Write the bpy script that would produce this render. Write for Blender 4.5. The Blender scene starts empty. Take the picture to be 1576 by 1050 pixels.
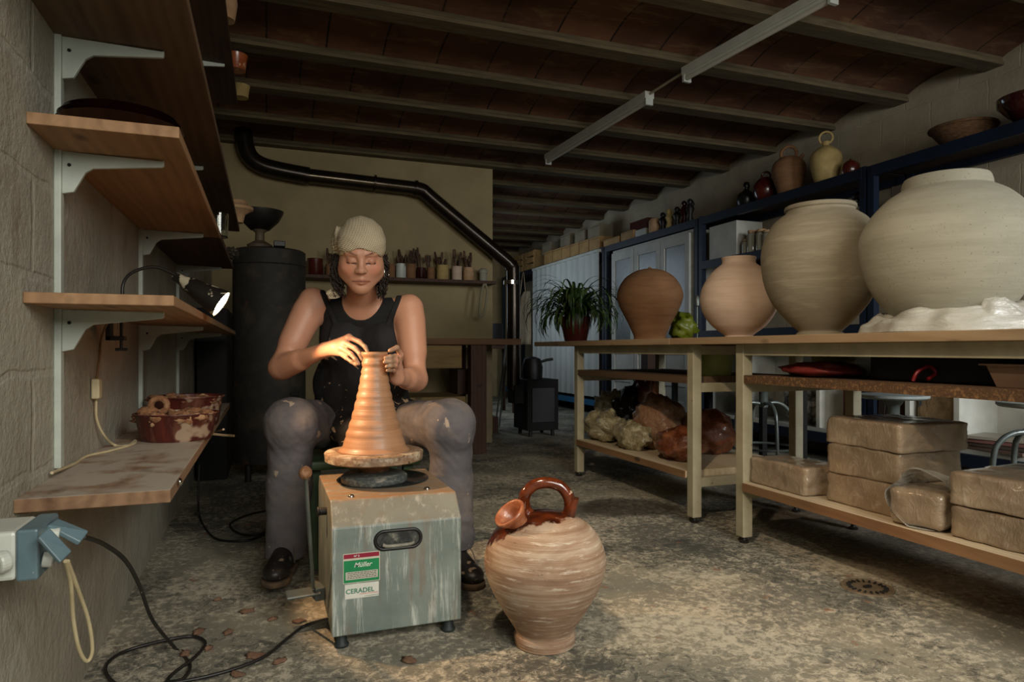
import bpy, math, random
import numpy as np
from mathutils import Vector, Matrix, noise as mnoise
C = bpy.context.scene.collection
sc = bpy.context.scene
R_ = random.Random(7)

# ------------------------------------------------ camera, world, lights, exposure
F_PX = 1030.0; HOR = 538.0; H_CAM = 0.85
PSI = math.atan2(378, 1030)
SN, CS = math.sin(PSI), math.cos(PSI)
cam_d = bpy.data.cameras.new('camera'); cam = bpy.data.objects.new('camera', cam_d); C.objects.link(cam)
cam_d.sensor_width = 36; cam_d.lens = F_PX/1576*36; cam_d.shift_y = (HOR-525)/1576
cam.location = (0, 0, H_CAM); cam.rotation_euler = (math.pi/2, 0, -PSI)
cam_d.clip_start = 0.05
sc.camera = cam

w = bpy.data.worlds.new('world'); sc.world = w; w.use_nodes = True
w.node_tree.nodes['Background'].inputs[0].default_value = (0.75, 0.85, 1.0, 1)
w.node_tree.nodes['Background'].inputs[1].default_value = 0.11

def area(name, loc, target, size, sizey, power, col, spread=180):
    l = bpy.data.lights.new(name, 'AREA'); l.shape = 'RECTANGLE'; l.size = size; l.size_y = sizey
    l.energy = power; l.color = col; l.spread = math.radians(spread)
    o = bpy.data.objects.new(name, l); C.objects.link(o); o.location = loc
    o.rotation_euler = (Vector(target)-Vector(loc)).to_track_quat('-Z', 'Y').to_euler()
    return o
area('assumed_front_daylight', (0.95, -1.75, 1.95), (0.75, 1.3, 0.0), 2.3, 1.3, 84, (1.0, 0.97, 0.89), 155)  # assumed daylight from behind the camera, its opening unseen and not built
area('side_fill', (3.35, -1.0, 1.75), (3.7, 3.3, .45), .8, .8, 24, (.93, .97, 1.0), 80)  # added fill light, no visible source, brightens the right rack and cubby
def spot(name, loc, target, power, col, deg, blend, soft):
    l = bpy.data.lights.new(name, 'SPOT'); l.energy = power; l.color = col; l.spot_size = math.radians(deg); l.spot_blend = blend; l.shadow_soft_size = soft
    o = bpy.data.objects.new(name, l); C.objects.link(o); o.location = loc
    o.rotation_euler = (Vector(target)-Vector(loc)).to_track_quat('-Z', 'Y').to_euler(); return o
spot('assumed_warm_spot', (-.05, .7, 2.5), (1.95, 2.55, .10), 165, (1.0, .80, .58), 54, .7, .06)  # assumed warm spot from the upper left
spot('floor_fill_spot', (1.6, -1.1, 2.4), (.85, 1.65, 0), 150, (1.0, .97, .88), 58, .8, .25)  # added fill spot, no visible source, brightens the foreground floor and jug
area('assumed_rear_daylight', (2.35, 8.6, 1.7), (4.2, 8.2, 0.9), 1.6, 1.2, 14, (0.72, 0.86, 1.0))  # added cool light hidden behind the partition, the window is only assumed
sc.view_settings.view_transform = 'Standard'; sc.view_settings.look = 'None'
sc.view_settings.exposure = -0.22; sc.view_settings.gamma = 1.0; sc.view_settings.use_curve_mapping = False
try:
    sc.cycles.max_bounces = 8; sc.cycles.caustics_reflective = False; sc.cycles.caustics_refractive = False
except Exception: pass

# ------------------------------------------------ measuring helpers: a picture point at a known depth, plane or height
def P(x, y, d):
    u = (x-788)/F_PX; v = (HOR-y)/F_PX
    return Vector((d*(SN+u*CS), d*(CS-u*SN), H_CAM+v*d))
def PX(x, y, X): return P(x, y, X/(SN+(x-788)/F_PX*CS))
def PY(x, y, Y): return P(x, y, Y/(CS-(x-788)/F_PX*SN))
def PZ(x, y, z): return P(x, y, (H_CAM-z)*F_PX/(y-HOR))
V = Vector

# ------------------------------------------------ materials
def lin(c):
    return tuple(((v/255)/12.92 if v/255 <= .04045 else ((v/255+.055)/1.055)**2.4) for v in c)+(1,)
def newmat(name):
    m = bpy.data.materials.new(name); m.use_nodes = True
    nt = m.node_tree; b = nt.nodes['Principled BSDF']
    return m, nt, b
def N(nt, t, **k):
    n = nt.nodes.new(t)
    for a, v in k.items():
        if a.startswith('i_'):
            key = a[2:]; key = int(key) if key.isdigit() else key.replace('_', ' ')
            n.inputs[key].default_value = v
        else: setattr(n, a, v)
    return n
def ramp(nt, stops, src):
    r = nt.nodes.new('ShaderNodeValToRGB'); e = r.color_ramp.elements
    while len(e) < len(stops): e.new(0.5)
    for i, (p, c) in enumerate(stops):
        e[i].position = p; e[i].color = c
    nt.links.new(src, r.inputs[0]); return r
def coords(nt, stretch=(1,1,1), world=False):
    if world:
        g = N(nt, 'ShaderNodeNewGeometry'); s = g.outputs['Position']
    else:
        g = N(nt, 'ShaderNodeTexCoord'); s = g.outputs['Object']
    mp = N(nt, 'ShaderNodeMapping'); mp.inputs['Scale'].default_value = stretch
    nt.links.new(s, mp.inputs['Vector']); return mp.outputs[0]
def noi(nt, vec, scale, detail=5, rough=.6, dist=0):
    n = N(nt, 'ShaderNodeTexNoise'); n.inputs['Scale'].default_value = scale; n.inputs['Detail'].default_value = detail
    n.inputs['Roughness'].default_value = rough; n.inputs['Distortion'].default_value = dist
    nt.links.new(vec, n.inputs['Vector']); return n.outputs[0]
def mixc(nt, fac, a, b, mode='MIX'):
    m = N(nt, 'ShaderNodeMix', data_type='RGBA', blend_type=mode)
    for s, i in ((fac, 0), (a, 6), (b, 7)):
        if isinstance(s, (int, float)): m.inputs[i].default_value = s
        elif isinstance(s, tuple): m.inputs[i].default_value = s
        else: nt.links.new(s, m.inputs[i])
    return m.outputs[2]
def math_(nt, op, a, b=0.0):
    m = N(nt, 'ShaderNodeMath', operation=op)
    for s, i in ((a, 0), (b, 1)):
        if isinstance(s, (int, float)): m.inputs[i].default_value = s
        else: nt.links.new(s, m.inputs[i])
    return m.outputs[0]
def bumpto(nt, b, h, strength, dist=.01):
    bp = N(nt, 'ShaderNodeBump'); bp.inputs['Strength'].default_value = strength; bp.inputs['Distance'].default_value = dist
    nt.links.new(h, bp.inputs['Height']); nt.links.new(bp.outputs[0], b.inputs['Normal'])
def pm(name, c1, c2=None, c3=None, scale=8, stretch=(1,1,1), rough=.6, bump=.15, bscale=None, bdist=.004, metal=0, coat=0,
       trans=0, alpha=1, sss=0, spot=None, spotscale=20, spotlim=.62, world=False, lo=.32, hi=.68, vary=0):
    m, nt, b = newmat(name)
    c2 = c2 or c1
    vec = coords(nt, stretch, world)
    if vary:
        oi = N(nt, 'ShaderNodeObjectInfo'); ad = N(nt, 'ShaderNodeVectorMath', operation='ADD')
        sc_ = N(nt, 'ShaderNodeMath', operation='MULTIPLY'); sc_.inputs[1].default_value = 37
        nt.links.new(oi.outputs['Random'], sc_.inputs[0]); nt.links.new(vec, ad.inputs[0]); nt.links.new(sc_.outputs[0], ad.inputs[1])
        vec = ad.outputs[0]
    n = noi(nt, vec, scale)
    st = [(lo, lin(c1)), (hi, lin(c2))] if c3 is None else [(lo, lin(c1)), ((lo+hi)/2, lin(c2)), (hi, lin(c3))]
    col = ramp(nt, st, n).outputs[0]
    if spot:
        s = noi(nt, coords(nt, (1,1,1), world), spotscale, 3, .55)
        f = ramp(nt, [(spotlim, (0,0,0,1)), (spotlim+.03, (1,1,1,1))], s).outputs[0]
        col = mixc(nt, f, col, lin(spot))
    nt.links.new(col, b.inputs['Base Color'])
    b.inputs['Roughness'].default_value = rough; b.inputs['Metallic'].default_value = metal
    if coat: b.inputs['Coat Weight'].default_value = coat; b.inputs['Coat Roughness'].default_value = .12
    if trans: b.inputs['Transmission Weight'].default_value = trans
    if alpha < 1: b.inputs['Alpha'].default_value = alpha
    if sss: b.inputs['Subsurface Weight'].default_value = sss; b.inputs['Subsurface Radius'].default_value = (.012,.005,.003); b.inputs['Subsurface Scale'].default_value = 1
    if bump: bumpto(nt, b, noi(nt, vec, bscale or scale*4, 6, .65), bump, bdist)
    return m

def wood(name, base, dark, along='Y', rough=.7, stain=None):
    m, nt, b = newmat(name)
    st = {'Y': (9, .8, 9), 'X': (.8, 9, 9), 'Z': (9, 9, .8)}[along]
    oi = N(nt, 'ShaderNodeObjectInfo'); vec = coords(nt, st)
    mul = math_(nt, 'MULTIPLY', oi.outputs['Random'], 31)
    ad = N(nt, 'ShaderNodeVectorMath', operation='ADD'); nt.links.new(vec, ad.inputs[0]); nt.links.new(mul, ad.inputs[1]); vec = ad.outputs[0]
    g = noi(nt, vec, 1.3, 6, .6, 1.2)
    wv = N(nt, 'ShaderNodeTexWave', wave_type='BANDS', bands_direction='X' if along != 'X' else 'Y')
    wv.inputs['Scale'].default_value = 1.1; wv.inputs['Distortion'].default_value = 6; wv.inputs['Detail'].default_value = 3
    nt.links.new(vec, wv.inputs['Vector'])
    f = math_(nt, 'ADD', math_(nt, 'MULTIPLY', g, .86), math_(nt, 'MULTIPLY', wv.outputs[1], .14))
    mid = tuple((a+b_)/2 for a, b_ in zip(base, dark))
    col = ramp(nt, [(.28, lin(dark)), (.45, lin(mid)), (.68, lin(base))], f).outputs[0]
    # knots
    vo = N(nt, 'ShaderNodeTexVoronoi'); vo.inputs['Scale'].default_value = 7.5
    nt.links.new(coords(nt, (1, .45, 1) if along == 'Y' else (.45, 1, 1)), vo.inputs['Vector'])
    kf = ramp(nt, [(.07, (1,1,1,1)), (.14, (0,0,0,1))], vo.outputs['Distance']).outputs[0]
    col = mixc(nt, math_(nt, 'MULTIPLY', kf, .75), col, lin(tuple(int(v*.55) for v in dark)))
    if stain:
        s = noi(nt, coords(nt), 7, 5, .6, .5)
        sf = ramp(nt, [(stain[1], (0,0,0,1)), (stain[1]+.16, (1,1,1,1))], s).outputs[0]
        
        gn = N(nt, 'ShaderNodeNewGeometry'); sz = N(nt, 'ShaderNodeSeparateXYZ'); nt.links.new(gn.outputs['True Normal'], sz.inputs[0])   # dust lies on the upper face
        up = math_(nt, 'GREATER_THAN', sz.outputs['Z'], .6)
        col = mixc(nt, math_(nt, 'MULTIPLY', math_(nt, 'MULTIPLY', sf, .9), up), col, lin(stain[0]))
    nt.links.new(col, b.inputs['Base Color']); b.inputs['Roughness'].default_value = rough
    bumpto(nt, b, f, .25, .002)
    return m

def thrown(name, c1, c2, c3=None, rough=.85, ring=26, bump=.35, speck=None, coat=0):
    m, nt, b = newmat(name)
    big = noi(nt, coords(nt, (1.5, 1.5, 5)), 3, 4, .6, .6)
    r1 = noi(nt, coords(nt, (.8, .8, ring)), 3.2, 4, .7)
    f = math_(nt, 'ADD', math_(nt, 'MULTIPLY', big, .6), math_(nt, 'MULTIPLY', r1, .4))
    st = [(.36, lin(c1)), (.62, lin(c2))] if not c3 else [(.34, lin(c1)), (.5, lin(c2)), (.64, lin(c3))]
    col = ramp(nt, st, f).outputs[0]
    if speck:
        s = noi(nt, coords(nt), 150, 2, .5)
        col = mixc(nt, ramp(nt, [(.68, (0,0,0,1)), (.72, (1,1,1,1))], s).outputs[0], col, lin(speck))
    nt.links.new(col, b.inputs['Base Color']); b.inputs['Roughness'].default_value = rough
    if coat: b.inputs['Coat Weight'].default_value = coat
    h = math_(nt, 'ADD', r1, math_(nt, 'MULTIPLY', noi(nt, coords(nt), 120, 3), .25))
    bumpto(nt, b, h, bump, .004)
    return m

M = {}
M['shelf_pine'] = wood('pine_board', (170,132,94), (132,98,66), 'Y')
M['shelf_dark'] = wood('aged_board', (110,86,62), (78,58,42), 'Y')
M['shelf_brown'] = wood('brown_board', (88,58,40), (58,38,26), 'Y')
M['shelf_clay'] = wood('clay_dusted_board', (150,118,88), (98,70,50), 'Y', .85, ((176,166,150), .36))
M['ply'] = wood('ply_top', (178,152,118), (146,118,86), 'Y')
M['ply_low'] = wood('ply_lower', (206,190,160), (176,156,124), 'Y', .75)
M['ply_edge'] = wood('ply_edge', (150,114,78), (104,74,48), 'Y')
M['chip'] = pm('chipboard', (116,84,52), (78,54,34), (138,102,66), scale=60, rough=.8, bump=.2, lo=.35, hi=.65)
M['bench'] = wood('bench_wood', (120,86,52), (76,50,30), 'X')
M['bench_dark'] = wood('dark_bench_wood', (82,50,32), (48,28,18), 'Z')
M['bench_yel'] = wood('yellow_drawer_wood', (150,124,74), (112,88,50), 'X')
M['bracket'] = pm('white_bracket_paint', (196,204,192), (172,180,170), scale=12, rough=.45, bump=.05, spot=(120,110,95), spotscale=30, spotlim=.72)
M['cream_metal'] = pm('cream_painted_steel', (178,170,142), (156,148,122), scale=9, rough=.5, bump=.05, spot=(120,108,88), spotscale=24, spotlim=.7)
M['blue_steel'] = pm('blue_rack_steel', (11,28,50), (8,20,36), scale=6, rough=.5, bump=.03)
M['blue_light'] = pm('light_blue_rack_steel', (40,110,150), (32,92,130), scale=6, rough=.5, bump=.03)
M['rack_board'] = wood('rack_board', (74,52,36), (50,34,24), 'Y')
M['black'] = pm('black_metal', (22,20,19), (34,31,28), scale=9, rough=.45, bump=.1)
M['black_mat'] = pm('black_matt', (20,18,17), (28,26,24), scale=9, rough=.85, bump=.1)
M['kiln'] = pm('kiln_steel', (58,54,47), (42,39,35), (70,62,50), scale=5, rough=.72, metal=.1, bump=.05, spot=(84,56,36), spotscale=9, spotlim=.66)
M['flue'] = pm('flue_enamel', (40,33,27), (58,48,38), scale=6, rough=.25, metal=.6, bump=.03)
M['chrome'] = pm('chrome', (190,185,175), rough=.18, metal=1, bump=0)
M['grey_metal'] = pm('grey_tube_steel', (128,136,130), (104,110,106), scale=10, rough=.35, metal=.5, bump=.03)
M['stool_seat'] = pm('pale_stool_seat', (178,186,180), (150,158,154), scale=10, rough=.4, bump=.03)
M['white_paint'] = pm('white_gloss_paint', (206,206,196), (184,184,174), scale=6, rough=.5, bump=.04)
M['white_blind'] = pm('white_slat', (196,198,192), (176,178,172), scale=3, stretch=(1,1,.4), rough=.6, bump=.03)
M['plastic_white'] = pm('pale_plastic', (206,210,200), (190,194,184), scale=8, rough=.35, bump=.03)
M['plastic_bluegrey'] = pm('bluegrey_plastic', (104,128,136), (86,108,116), scale=9, rough=.4, bump=.05, spot=(150,160,155), spotscale=26, spotlim=.66)
M['cable_black'] = pm('black_cable', (24,23,22), (34,32,30), scale=20, rough=.45, bump=.05, spot=(190,180,160), spotscale=70, spotlim=.70)
M['cable_cream'] = pm('cream_cable', (214,200,160), (188,172,134), scale=14, rough=.5, bump=.03)
M['terracotta'] = thrown('terracotta', (150,92,56), (128,74,44))
M['glaze_red'] = pm('red_glaze', (88,30,22), (62,22,18), scale=7, rough=.25, bump=.05, coat=.5)
M['glaze_dark'] = pm('dark_red_glaze', (56,18,18), (40,12,12), scale=7, rough=.15, bump=.03, coat=.8)
M['glaze_tub'] = pm('tub_glaze',(100,40,30),(72,29,23),(126,80,62),scale=9,stretch=(2.5,2.5,.5),rough=.45,bump=.1,spot=(170,146,122),spotscale=8,spotlim=.60)
M['clay_dry'] = pm('dry_clay', (170,124,84), (132,88,58), (196,156,116), scale=24, rough=.9, bump=.6, bdist=.01)
M['sheet_grey'] = pm('painted_housing', (128,140,134), (112,124,118), scale=5, rough=.4, bump=.05)

# ------------------------------------------------ mesh building
class MB:
    def __init__(s): s.v = []; s.f = []
    def add(s, vs, fs):
        n = len(s.v); s.v += [V(p) for p in vs]; s.f += [tuple(i+n for i in f) for f in fs]; return s
    def box(s, lo, hi):
        x0,y0,z0 = lo; x1,y1,z1 = hi
        return s.add([(x0,y0,z0),(x1,y0,z0),(x1,y1,z0),(x0,y1,z0),(x0,y0,z1),(x1,y0,z1),(x1,y1,z1),(x0,y1,z1)],
                     [(0,3,2,1),(4,5,6,7),(0,1,5,4),(1,2,6,5),(2,3,7,6),(3,0,4,7)])
    def obox(s, c, size, rz=0, rx=0, ry=0):
        m = Matrix.Rotation(rz,3,'Z') @ Matrix.Rotation(ry,3,'Y') @ Matrix.Rotation(rx,3,'X'); n = len(s.v)
        a, b, d = [q/2 for q in size]
        s.box((-a,-b,-d),(a,b,d))
        for i in range(n, len(s.v)): s.v[i] = V(c) + m @ s.v[i]
        return s
    def prism(s, pts, axis, t0, t1):
        """extrude 2D polygon pts along axis; pts are in the other two axes in order"""
        def mk(p, t):
            return {'X': (t,p[0],p[1]), 'Y': (p[0],t,p[1]), 'Z': (p[0],p[1],t)}[axis]
        n = len(pts)
        vs = [mk(p,t0) for p in pts]+[mk(p,t1) for p in pts]
        fs = [tuple(range(n-1,-1,-1)), tuple(range(n,2*n))]+[(i,(i+1)%n,n+(i+1)%n,n+i) for i in range(n)]
        return s.add(vs, fs)
    def lathe(s, prof, c=(0,0,0), segs=32, rot=None, closed=False, wob=0, seed=0):
        vs = []; c = V(c)
        for k,(r,z) in enumerate(prof):
            for j in range(segs):
                a = 2*math.pi*j/segs
                rr = r*(1+wob*mnoise.noise(V((math.cos(a)*1.3, math.sin(a)*1.3, z*6+seed))))
                p = V((rr*math.cos(a), rr*math.sin(a), z))
                if rot is not None: p = rot @ p
                vs.append(c+p)
        fs = []
        for k in range(len(prof)-1):
            for j in range(segs):
                j2 = (j+1)%segs
                fs.append((k*segs+j, k*segs+j2, (k+1)*segs+j2, (k+1)*segs+j))
        if not closed:
            fs.append(tuple(range(segs-1,-1,-1))); n = (len(prof)-1)*segs; fs.append(tuple(n+i for i in range(segs)))
        return s.add(vs, fs)
    def tube(s, pts, r, segs=8, cap=True, smooth=0, rb=None):
        pts = [V(p) for p in pts]
        if smooth: pts = catmull(pts, smooth)
        n = len(pts); up = V((0,0,1)); vs = []; prev = None
        for i,p in enumerate(pts):
            t = (pts[min(i+1,n-1)]-pts[max(i-1,0)])
            if t.length < 1e-9: t = V((0,0,1))
            t.normalize()
            if prev is None:
                a = up if abs(t.dot(up)) < .9 else V((1,0,0)); x = t.cross(a).normalized()
            else:
                x = (prev - t*prev.dot(t))
                x = x.normalized() if x.length > 1e-6 else t.cross(up).normalized()
            prev = x; y = t.cross(x)
            rr = r[i] if isinstance(r,(list,tuple)) and len(r)==n else (r if rb is None else r+(rb-r)*i/(n-1))
            for j in range(segs):
                a = 2*math.pi*j/segs; vs.append(p+x*math.cos(a)*rr+y*math.sin(a)*rr)
        fs = [(i*segs+j, i*segs+(j+1)%segs, (i+1)*segs+(j+1)%segs, (i+1)*segs+j) for i in range(n-1) for j in range(segs)]
        if cap: fs += [tuple(range(segs-1,-1,-1)), tuple((n-1)*segs+i for i in range(segs))]
        return s.add(vs, fs)
    def cyl(s, a, b, r, r2=None, segs=20): return s.tube([a,b], r, segs, True, 0, r2)
    def ell(s, c, r, segs=20, rings=12, rot=None, disp=0, freq=4, seed=0):
        vs = []; c = V(c)
        for i in range(rings+1):
            th = math.pi*i/rings
            for j in range(segs):
                a = 2*math.pi*j/segs
                d = V((math.sin(th)*math.cos(a), math.sin(th)*math.sin(a), math.cos(th)))
                k = 1+disp*mnoise.fractal(d*freq+V((seed,seed*.7,0)), 1.0, 2.0, 4) if disp else 1
                p = V((d.x*r[0]*k, d.y*r[1]*k, d.z*r[2]*k))
                if rot is not None: p = rot @ p
                vs.append(c+p)
        fs = [(i*segs+j, (i+1)*segs+j, (i+1)*segs+(j+1)%segs, i*segs+(j+1)%segs) for i in range(rings) for j in range(segs)]
        return s.add(vs, fs)
    def torus(s, c, R, r, rot=None, segs=32, sides=8, a0=0, a1=2*math.pi):
        pts = []
        for i in range(segs+1):
            a = a0+(a1-a0)*i/segs; p = V((R*math.cos(a), R*math.sin(a), 0))
            if rot is not None: p = rot @ p
            pts.append(V(c)+p)
        return s.tube(pts, r, sides, cap=abs(a1-a0) < 6.2)
    def build(s, name, m, parent=None, smooth=False, bevel=0, sub=0, origin=None):
        if parent is not None: o0 = ROOTLOC[parent.name]
        elif origin is not None: o0 = V(origin)
        else:
            xs = [p.x for p in s.v]; ys = [p.y for p in s.v]; zs = [p.z for p in s.v]
            o0 = V(((min(xs)+max(xs))/2, (min(ys)+max(ys))/2, min(zs)))
        me = bpy.data.meshes.new(name); me.from_pydata([tuple(p-o0) for p in s.v], [], s.f)
        me.validate(); me.update()
        if isinstance(m, str): m = M[m]
        me.materials.append(m)
        o = bpy.data.objects.new(name, me); C.objects.link(o)
        if parent is not None: o.parent = parent
        else: o.location = o0
        ROOTLOC[o.name] = o0
        if smooth:
            me.shade_smooth()
            if bevel == 0 and not sub and smooth != 'all':
                me.set_sharp_from_angle(angle=math.radians(50))
        if bevel:
            b = o.modifiers.new('bevel','BEVEL'); b.width = bevel; b.segments = 2; b.limit_method = 'ANGLE'; b.angle_limit = math.radians(40)
        if sub:
            b = o.modifiers.new('sub','SUBSURF'); b.levels = sub; b.render_levels = sub
        return o
ROOTLOC = {}
def catmull(pts, k):
    if len(pts) < 3: return pts
    out = []
    q = [pts[0]*2-pts[1]]+pts+[pts[-1]*2-pts[-2]]
    for i in range(1, len(q)-2):
        a,b,c,d = q[i-1],q[i],q[i+1],q[i+2]
        for j in range(k):
            t = j/k
            out.append(.5*((2*b)+(c-a)*t+(2*a-5*b+4*c-d)*t*t+(3*b-a-3*c+d)*t**3))
    out.append(pts[-1]); return out
def tag(o, label=None, cat=None, group=None, kind=None):
    if label: o['label'] = label
    if cat: o['category'] = cat
    if group: o['group'] = group
    if kind: o['kind'] = kind
    return o
def thing(name, loc, label, cat, group=None):
    o = bpy.data.objects.new(name, None); C.objects.link(o); o.location = loc; o.empty_display_size = .05
    ROOTLOC[o.name] = V(loc); return tag(o, label, cat, group)
def struct(o): o['kind'] = 'structure'; return o
def kids(o): return [c for c in bpy.data.objects if c.parent == o]
def copy_tree(o, loc=None, rz=None, label=None, parent=None):
    c = o.copy(); C.objects.link(c); c.parent = parent
    if loc is not None: c.location = loc
    if rz is not None: c.rotation_euler = (0,0,rz)
    if label: c['label'] = label
    for ch in kids(o):
        copy_tree(ch, parent=c)
    return c
def refine(me_v, faces): pass

def softblock(mb, c, size, rz=0, seed=0, amp=.006, n=7, rnd=.3):
    """rounded, slightly rumpled block"""
    a,b,d = [q/2 for q in size]; m = Matrix.Rotation(rz,3,'Z'); rr = min(a,b,d)*rnd
    idx = {}; vs = []; fs = []
    def key(i,j,k):
        t = (i,j,k)
        if t not in idx:
            p = V((2*i/n-1, 2*j/n-1, 2*k/n-1)); q = V((p.x*a, p.y*b, p.z*d))
            inner = V((max(-a+rr,min(a-rr,q.x)), max(-b+rr,min(b-rr,q.y)), max(-d+rr,min(d-rr,q.z))))
            e = q-inner
            if e.length > 1e-6: q = inner+e.normalized()*rr
            nn = mnoise.fractal(V((q.x*14+seed, q.y*14, q.z*20)), .9, 2., 4)
            q = q + (q.normalized() if q.length else q)*amp*nn
            q.z = max(q.z, -d)
            idx[t] = len(vs); vs.append(V(c)+m@q)
        return idx[t]
    for ax in range(3):
        for side in (0,n):
            for i in range(n):
                for j in range(n):
                    def g(u,w):
                        t = [0,0,0]; t[ax] = side; t[(ax+1)%3] = u; t[(ax+2)%3] = w; return key(*t)
                    q = (g(i,j),g(i+1,j),g(i+1,j+1),g(i,j+1))
                    fs.append(q if side else q[::-1])
    return mb.add(vs, fs)

# ------------------------------------------------ the room shell
def noisevec(nt, vec, amt, scale=2.0):
    n = N(nt,'ShaderNodeTexNoise'); n.inputs['Scale'].default_value = scale; n.inputs['Detail'].default_value = 5; nt.links.new(vec, n.inputs['Vector'])
    a = N(nt,'ShaderNodeVectorMath', operation='MULTIPLY_ADD'); nt.links.new(n.outputs['Color'], a.inputs[0])
    a.inputs[1].default_value = (amt,amt,amt); nt.links.new(vec, a.inputs[2])
    s = N(nt,'ShaderNodeVectorMath', operation='SUBTRACT'); nt.links.new(a.outputs[0], s.inputs[0]); s.inputs[1].default_value = (amt/2,)*3
    return s.outputs[0]
def brickwall(name, c1, c2, mortar, bw, bh, msize, rough_bump, axis, dirt=None, world=True):
    m, nt, b = newmat(name)
    g = N(nt, 'ShaderNodeNewGeometry'); sx = N(nt, 'ShaderNodeSeparateXYZ'); nt.links.new(g.outputs['Position'], sx.inputs[0])
    cb = N(nt, 'ShaderNodeCombineXYZ'); nt.links.new(sx.outputs['Y' if axis == 'Y' else 'X'], cb.inputs[0]); nt.links.new(sx.outputs['Z'], cb.inputs[1])
    br = N(nt, 'ShaderNodeTexBrick'); br.inputs['Scale'].default_value = 1
    br.inputs['Brick Width'].default_value = bw; br.inputs['Row Height'].default_value = bh
    br.inputs['Mortar Size'].default_value = msize; br.inputs['Mortar Smooth'].default_value = .6
    br.inputs['Color1'].default_value = (1,1,1,1); br.inputs['Color2'].default_value = (.86,.86,.86,1); br.inputs['Mortar'].default_value = (0,0,0,1)
    nt.links.new(noisevec(nt, cb.outputs[0], .03, 9.0), br.inputs['Vector'])
    pos = g.outputs['Position']
    n1 = noi(nt, pos, 2.2, 6, .65); n2 = noi(nt, pos, 38, 5, .7)
    base = ramp(nt, [(.34, lin(c2)), (.62, lin(c1))], n1).outputs[0]
    lim = 1.0
    if name.startswith('painted'):
        yy = ramp(nt,[(.84,(1,1,1,1)),(.89,(.12,.12,.12,1))], math_(nt,'MULTIPLY',sx.outputs['Y'],.5)).outputs[0]
        zz = ramp(nt,[(.27,(.05,.05,.05,1)),(.31,(1,1,1,1))], math_(nt,'MULTIPLY',sx.outputs['Z'],.5)).outputs[0]
        lim = math_(nt,'MULTIPLY',yy,zz)
    bf = math_(nt,'MULTIPLY',br.outputs['Fac'],lim)
    base = mixc(nt, math_(nt,'MULTIPLY',bf,.22 if name.startswith('painted') else .08), base, lin(mortar))
    if dirt:
        s = noi(nt, coords(nt, (1,1,.35), True), 5, 6, .7)
        base = mixc(nt, math_(nt,'MULTIPLY',ramp(nt, [(.55,(0,0,0,1)),(.7,(1,1,1,1))], s).outputs[0], .6), base, lin(dirt))
    nt.links.new(base, b.inputs['Base Color']); b.inputs['Roughness'].default_value = .85
    h = math_(nt,'ADD', math_(nt,'MULTIPLY', bf, -.55 if name.startswith('painted') else -.22), math_(nt,'MULTIPLY', n2, rough_bump))
    bumpto(nt, b, h, .7, .008)
    return m
M['wall_l'] = brickwall('painted_block_wall', (172,168,152), (146,140,124), (192,188,174), .40, .20, .012, 1.4, 'Y', (120,100,76))
M['wall_r'] = brickwall('whitewashed_block_wall', (176,164,140), (152,140,118), (188,178,156), .40, .20, .006, .5, 'Y')
M['wall_b'] = pm('ochre_plaster', (168,150,112), (150,134,98), scale=3, rough=.9, bump=.2, bscale=30, world=True)
M['concrete_beam'] = pm('concrete_joist', (106,92,66), (76,66,46), scale=9, stretch=(.5,4,4), rough=.9, bump=.4, world=True)

def ceil_mat():
    m, nt, b = newmat('terracotta_vault_tiles')
    g = N(nt, 'ShaderNodeNewGeometry'); mp = N(nt, 'ShaderNodeMapping'); mp.inputs['Location'].default_value = (0,-2.96,0)
    nt.links.new(g.outputs['Position'], mp.inputs['Vector'])
    br = N(nt, 'ShaderNodeTexBrick', offset=.37, offset_frequency=2); br.inputs['Scale'].default_value = 1
    br.inputs['Brick Width'].default_value = .345; br.inputs['Row Height'].default_value = .668; br.inputs['Mortar Size'].default_value = .006
    br.inputs['Color1'].default_value = lin((114,76,50)); br.inputs['Color2'].default_value = lin((86,54,36)); br.inputs['Mortar'].default_value = lin((28,18,12))
    nt.links.new(mp.outputs[0], br.inputs['Vector'])
    s = noi(nt, coords(nt,(1,3,1),True), 3.0, 7, .7, .6)
    col = mixc(nt, math_(nt,'MULTIPLY', ramp(nt,[(.52,(0,0,0,1)),(.7,(1,1,1,1))], s).outputs[0], .55), br.outputs['Color'], lin((164,132,92)))
    n2 = noi(nt, coords(nt,(1,1,1),True), 1.7, 4)
    col = mixc(nt, math_(nt,'MULTIPLY', ramp(nt,[(.45,(0,0,0,1)),(.6,(1,1,1,1))], n2).outputs[0], .5), col, lin((54,34,24)))
    nt.links.new(col, b.inputs['Base Color']); b.inputs['Roughness'].default_value = .85
    bumpto(nt, b, math_(nt,'ADD', math_(nt,'MULTIPLY',br.outputs['Fac'],-1.), s), .5, .006)
    return m
M['ceiling'] = ceil_mat()

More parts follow.
